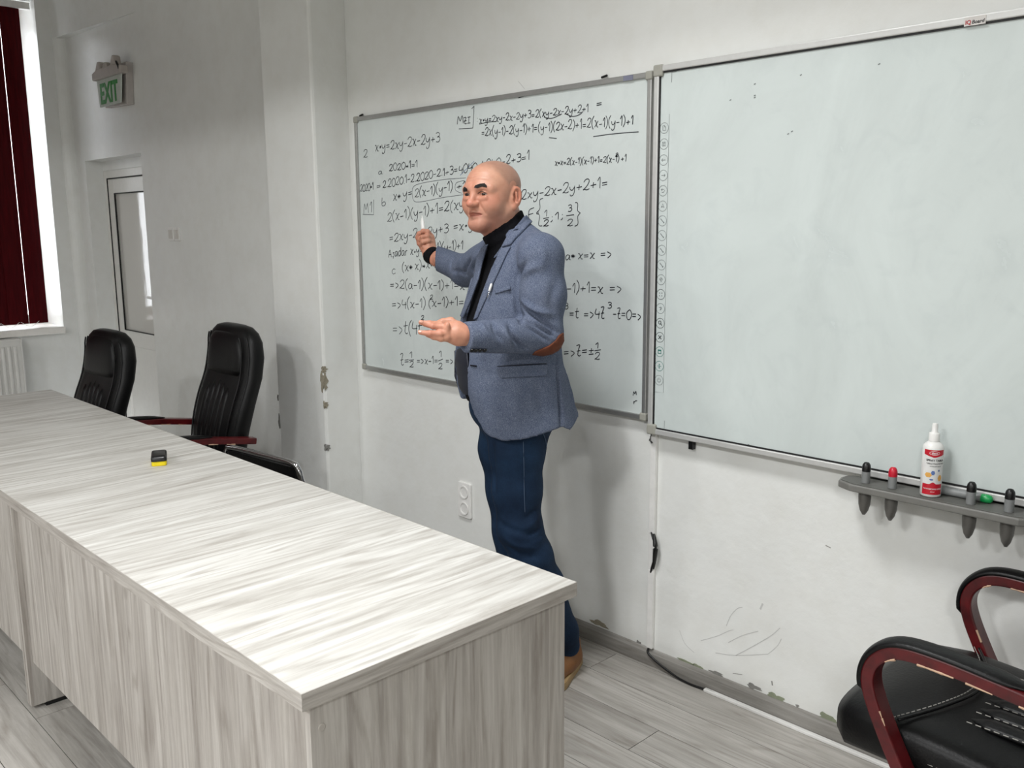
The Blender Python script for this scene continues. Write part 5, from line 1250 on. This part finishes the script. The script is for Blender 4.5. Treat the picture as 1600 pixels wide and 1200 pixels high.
for k, (V, Q) in enumerate(bits):
    V = relax(V, Q, 1, .4 if k else .15); T_ = np.ones((len(V), 3))
    if k == 0:
        q = (V - HC) @ BH.T; f_, l, z = q[:, 0], q[:, 1], q[:, 2]; ls = np.abs(l)
        def bl(m, col, T_): return T_ * (1 - m[:, None]) + T_ * np.array(col)[None] * m[:, None]
        hairm = np.clip((z - .012 + (f_ < -.02) * .06 - np.clip((f_ - .01) * 1.3, -.03, .2)) / .02, 0, 1) * np.clip((.055 - f_) / .03, 0, 1) * (ls < .077); T_ = bl(hairm, (.70, .74, .77), T_)
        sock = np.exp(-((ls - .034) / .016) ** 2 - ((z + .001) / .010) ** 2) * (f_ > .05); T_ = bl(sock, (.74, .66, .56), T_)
        beard = np.clip((-.044 - z) / .02, 0, 1) * np.clip((f_ - .0) / .03, 0, 1); T_ = bl(beard, (.86, .82, .84), T_)
        lips = np.exp(-((z + .0625) / .0070) ** 2) * np.clip((.026 - ls) / .006, 0, 1) * (f_ > .078); T_ = bl(np.clip(lips * 1.3, 0, 1), (.74, .52, .52), T_)
        red = np.exp(-((z + .03) / .02) ** 2) * (f_ > .05); T_ = bl(red * .6, (1.0, .86, .84), T_)
        nose = np.exp(-((f_ - .112) / .016) ** 2 - (l / .018) ** 2 - ((z + .03) / .016) ** 2); T_ = bl(nose, (1.0, .84, .84), T_)
        ear = np.clip((ls - .076) / .006, 0, 1); T_ = bl(ear * .7, (1.0, .84, .80), T_)
    elif k < 3: T_ = T_ * np.array([1.0, .92, .90])[None]
    VV.append(V); QQ.append(Q + n0); TT.append(T_); n0 += len(V)
body = mesh_obj('body', np.concatenate(VV), np.concatenate(QQ), M_SKIN, MAN)
ca = body.data.color_attributes.new('tone', 'FLOAT_COLOR', 'POINT'); T_ = np.concatenate(TT); ca.data.foreach_set('color', np.concatenate([T_, np.ones((len(T_), 1))], 1).ravel().astype(np.float32))
# eyes, brows, teeth
wl_ = lambda p: toworld(np.asarray(p)[None])[0] - np.array(MAN.location)
gz = BH[0] + .10 * BH[1] * 0 + np.array([0, 0, .0])
for s in (-1, 1):
    c_ = hp(.0718, s * .033, -.003); e_ = MB().lathe([(.0001, -.0128)] + [(.0128 * math.cos(a), .0128 * math.sin(a)) for a in np.linspace(-1.4, 1.4, 13)] + [(.0001, .0128)], n=20).build('eyeball', M_EYEW, MAN, smooth=True)
    e_.location = wl_(c_); gd = Vector(toworld((FV2 * .98 + LH * .12)[None])[0] - toworld(np.zeros((1, 3)))[0]); e_.rotation_euler = gd.to_track_quat('Z', 'Y').to_euler()
    MB().lathe([(.0001, .0134), (.003, .0131), (.0062, .0118), (.0065, .0109), (.0001, .0110)], n=18).build('iris', M_IRIS, e_, smooth=True)
drape('eyebrow', [(741, 293), (743.5, 289.5), (750, 287.5), (757, 286.5), (760.5, 290), (761, 293), (753, 291.5), (746, 294)], head, M_BROW, MAN, .0022, .004, step=.7, rough=.6)
drape('eyebrow', [(724.5, 299), (724.5, 294), (726.5, 292), (730, 295), (730, 298.5), (727.5, 299.5)], head, M_BROW, MAN, .0022, .004, step=.6, rough=.6)
M_LASH = plain('eyelash', (30, 22, 20), .8)
seam_line('eyelashes', [(746.5, 302.5), (750, 300), (755, 299.8), (760, 302)], head, M_LASH, MAN, .0009, .0004)
seam_line('eyelashes', [(726.5, 304), (729, 302.2), (733, 302.8)], head, M_LASH, MAN, .0009, .0004)
tp = [hp(.0850 - 6 * l * l, l, -.0608) for l in np.linspace(-.016, .018, 9)]
MB().tube([tuple(wl_(q)) for q in tp], .0026, 6).build('teeth', M_TEETH, MAN, smooth=True)
# fingernails on the near hand
M_NAIL = plain('nail', (204, 152, 132), .3)
for k in ('index', 'ring'):
    (a, ra), (b, rb) = LHND[k][-2], LHND[k][-1]; dv = (b - a) / np.linalg.norm(b - a); up_ = np.array([0, -.75, .66]); up_ -= dv * (up_ @ dv); up_ /= np.linalg.norm(up_); sd_ = np.cross(dv, up_)
    c_ = b + up_ * (rb * .86) - dv * .001; rs = []
    for a_, w_ in ((-.006, .7), (-.002, 1.0), (.003, 1.0), (.0062, .6)): rs.append([tuple(wl_(c_ + dv * a_ + sd_ * (.0048 * w_ * math.cos(t)) + up_ * (.0014 * math.sin(t)))) for t in np.linspace(0, 2 * math.pi, 11)[:-1]])
    MB().rings(rs).build('fingernail', M_NAIL, MAN, smooth=True)

# ---- held marker, pen clipped to the blazer
ma, mb_ = L(663, 378, DR - .018), L(659.5, 337, DR + .02); wa, wbb = toworld(ma[None])[0], toworld(mb_[None])[0]; dv = Vector(wbb - wa); ln = dv.length
hm = tag(empty('whiteboard_marker', tuple(wa)), 'white whiteboard marker held upright in the man\'s raised hand', 'marker'); hm.rotation_euler = dv.to_track_quat('Z', 'Y').to_euler()
MB().lathe([(.0075, -.01), (.0085, -.006), (.0085, ln - .03), (.0078, ln - .022)], n=16).build('barrel', M_WHITEP, hm, smooth=True, auto=40)
MB().lathe([(.0062, ln - .022), (.005, ln - .012), (.0028, ln - .009), (.0022, ln)], n=14).build('tip', M_WHITEP, hm, smooth=True, auto=40)
pa = cast(S_, [771, 765], [446, 466]); gn = grad(S_, pa); pw = toworld(pa + gn * .009)
pen = tag(empty('pen', tuple(pw[1])), 'slim white pen clipped to the front of the man\'s blazer', 'pen'); dv = Vector(pw[0] - pw[1]); pen.rotation_euler = dv.to_track_quat('Z', 'Y').to_euler(); ln = dv.length
MB().lathe([(.0008, 0), (.0016, .006), (.0018, ln * .55)], n=10).build('clip', M_CHROME, pen, smooth=True)
MB().lathe([(.0036, ln * .52), (.0042, ln * .55), (.0042, ln), (.003, ln + .004), (.001, ln + .005)], n=14).build('cap', M_WHITEP, pen, smooth=True, auto=40)
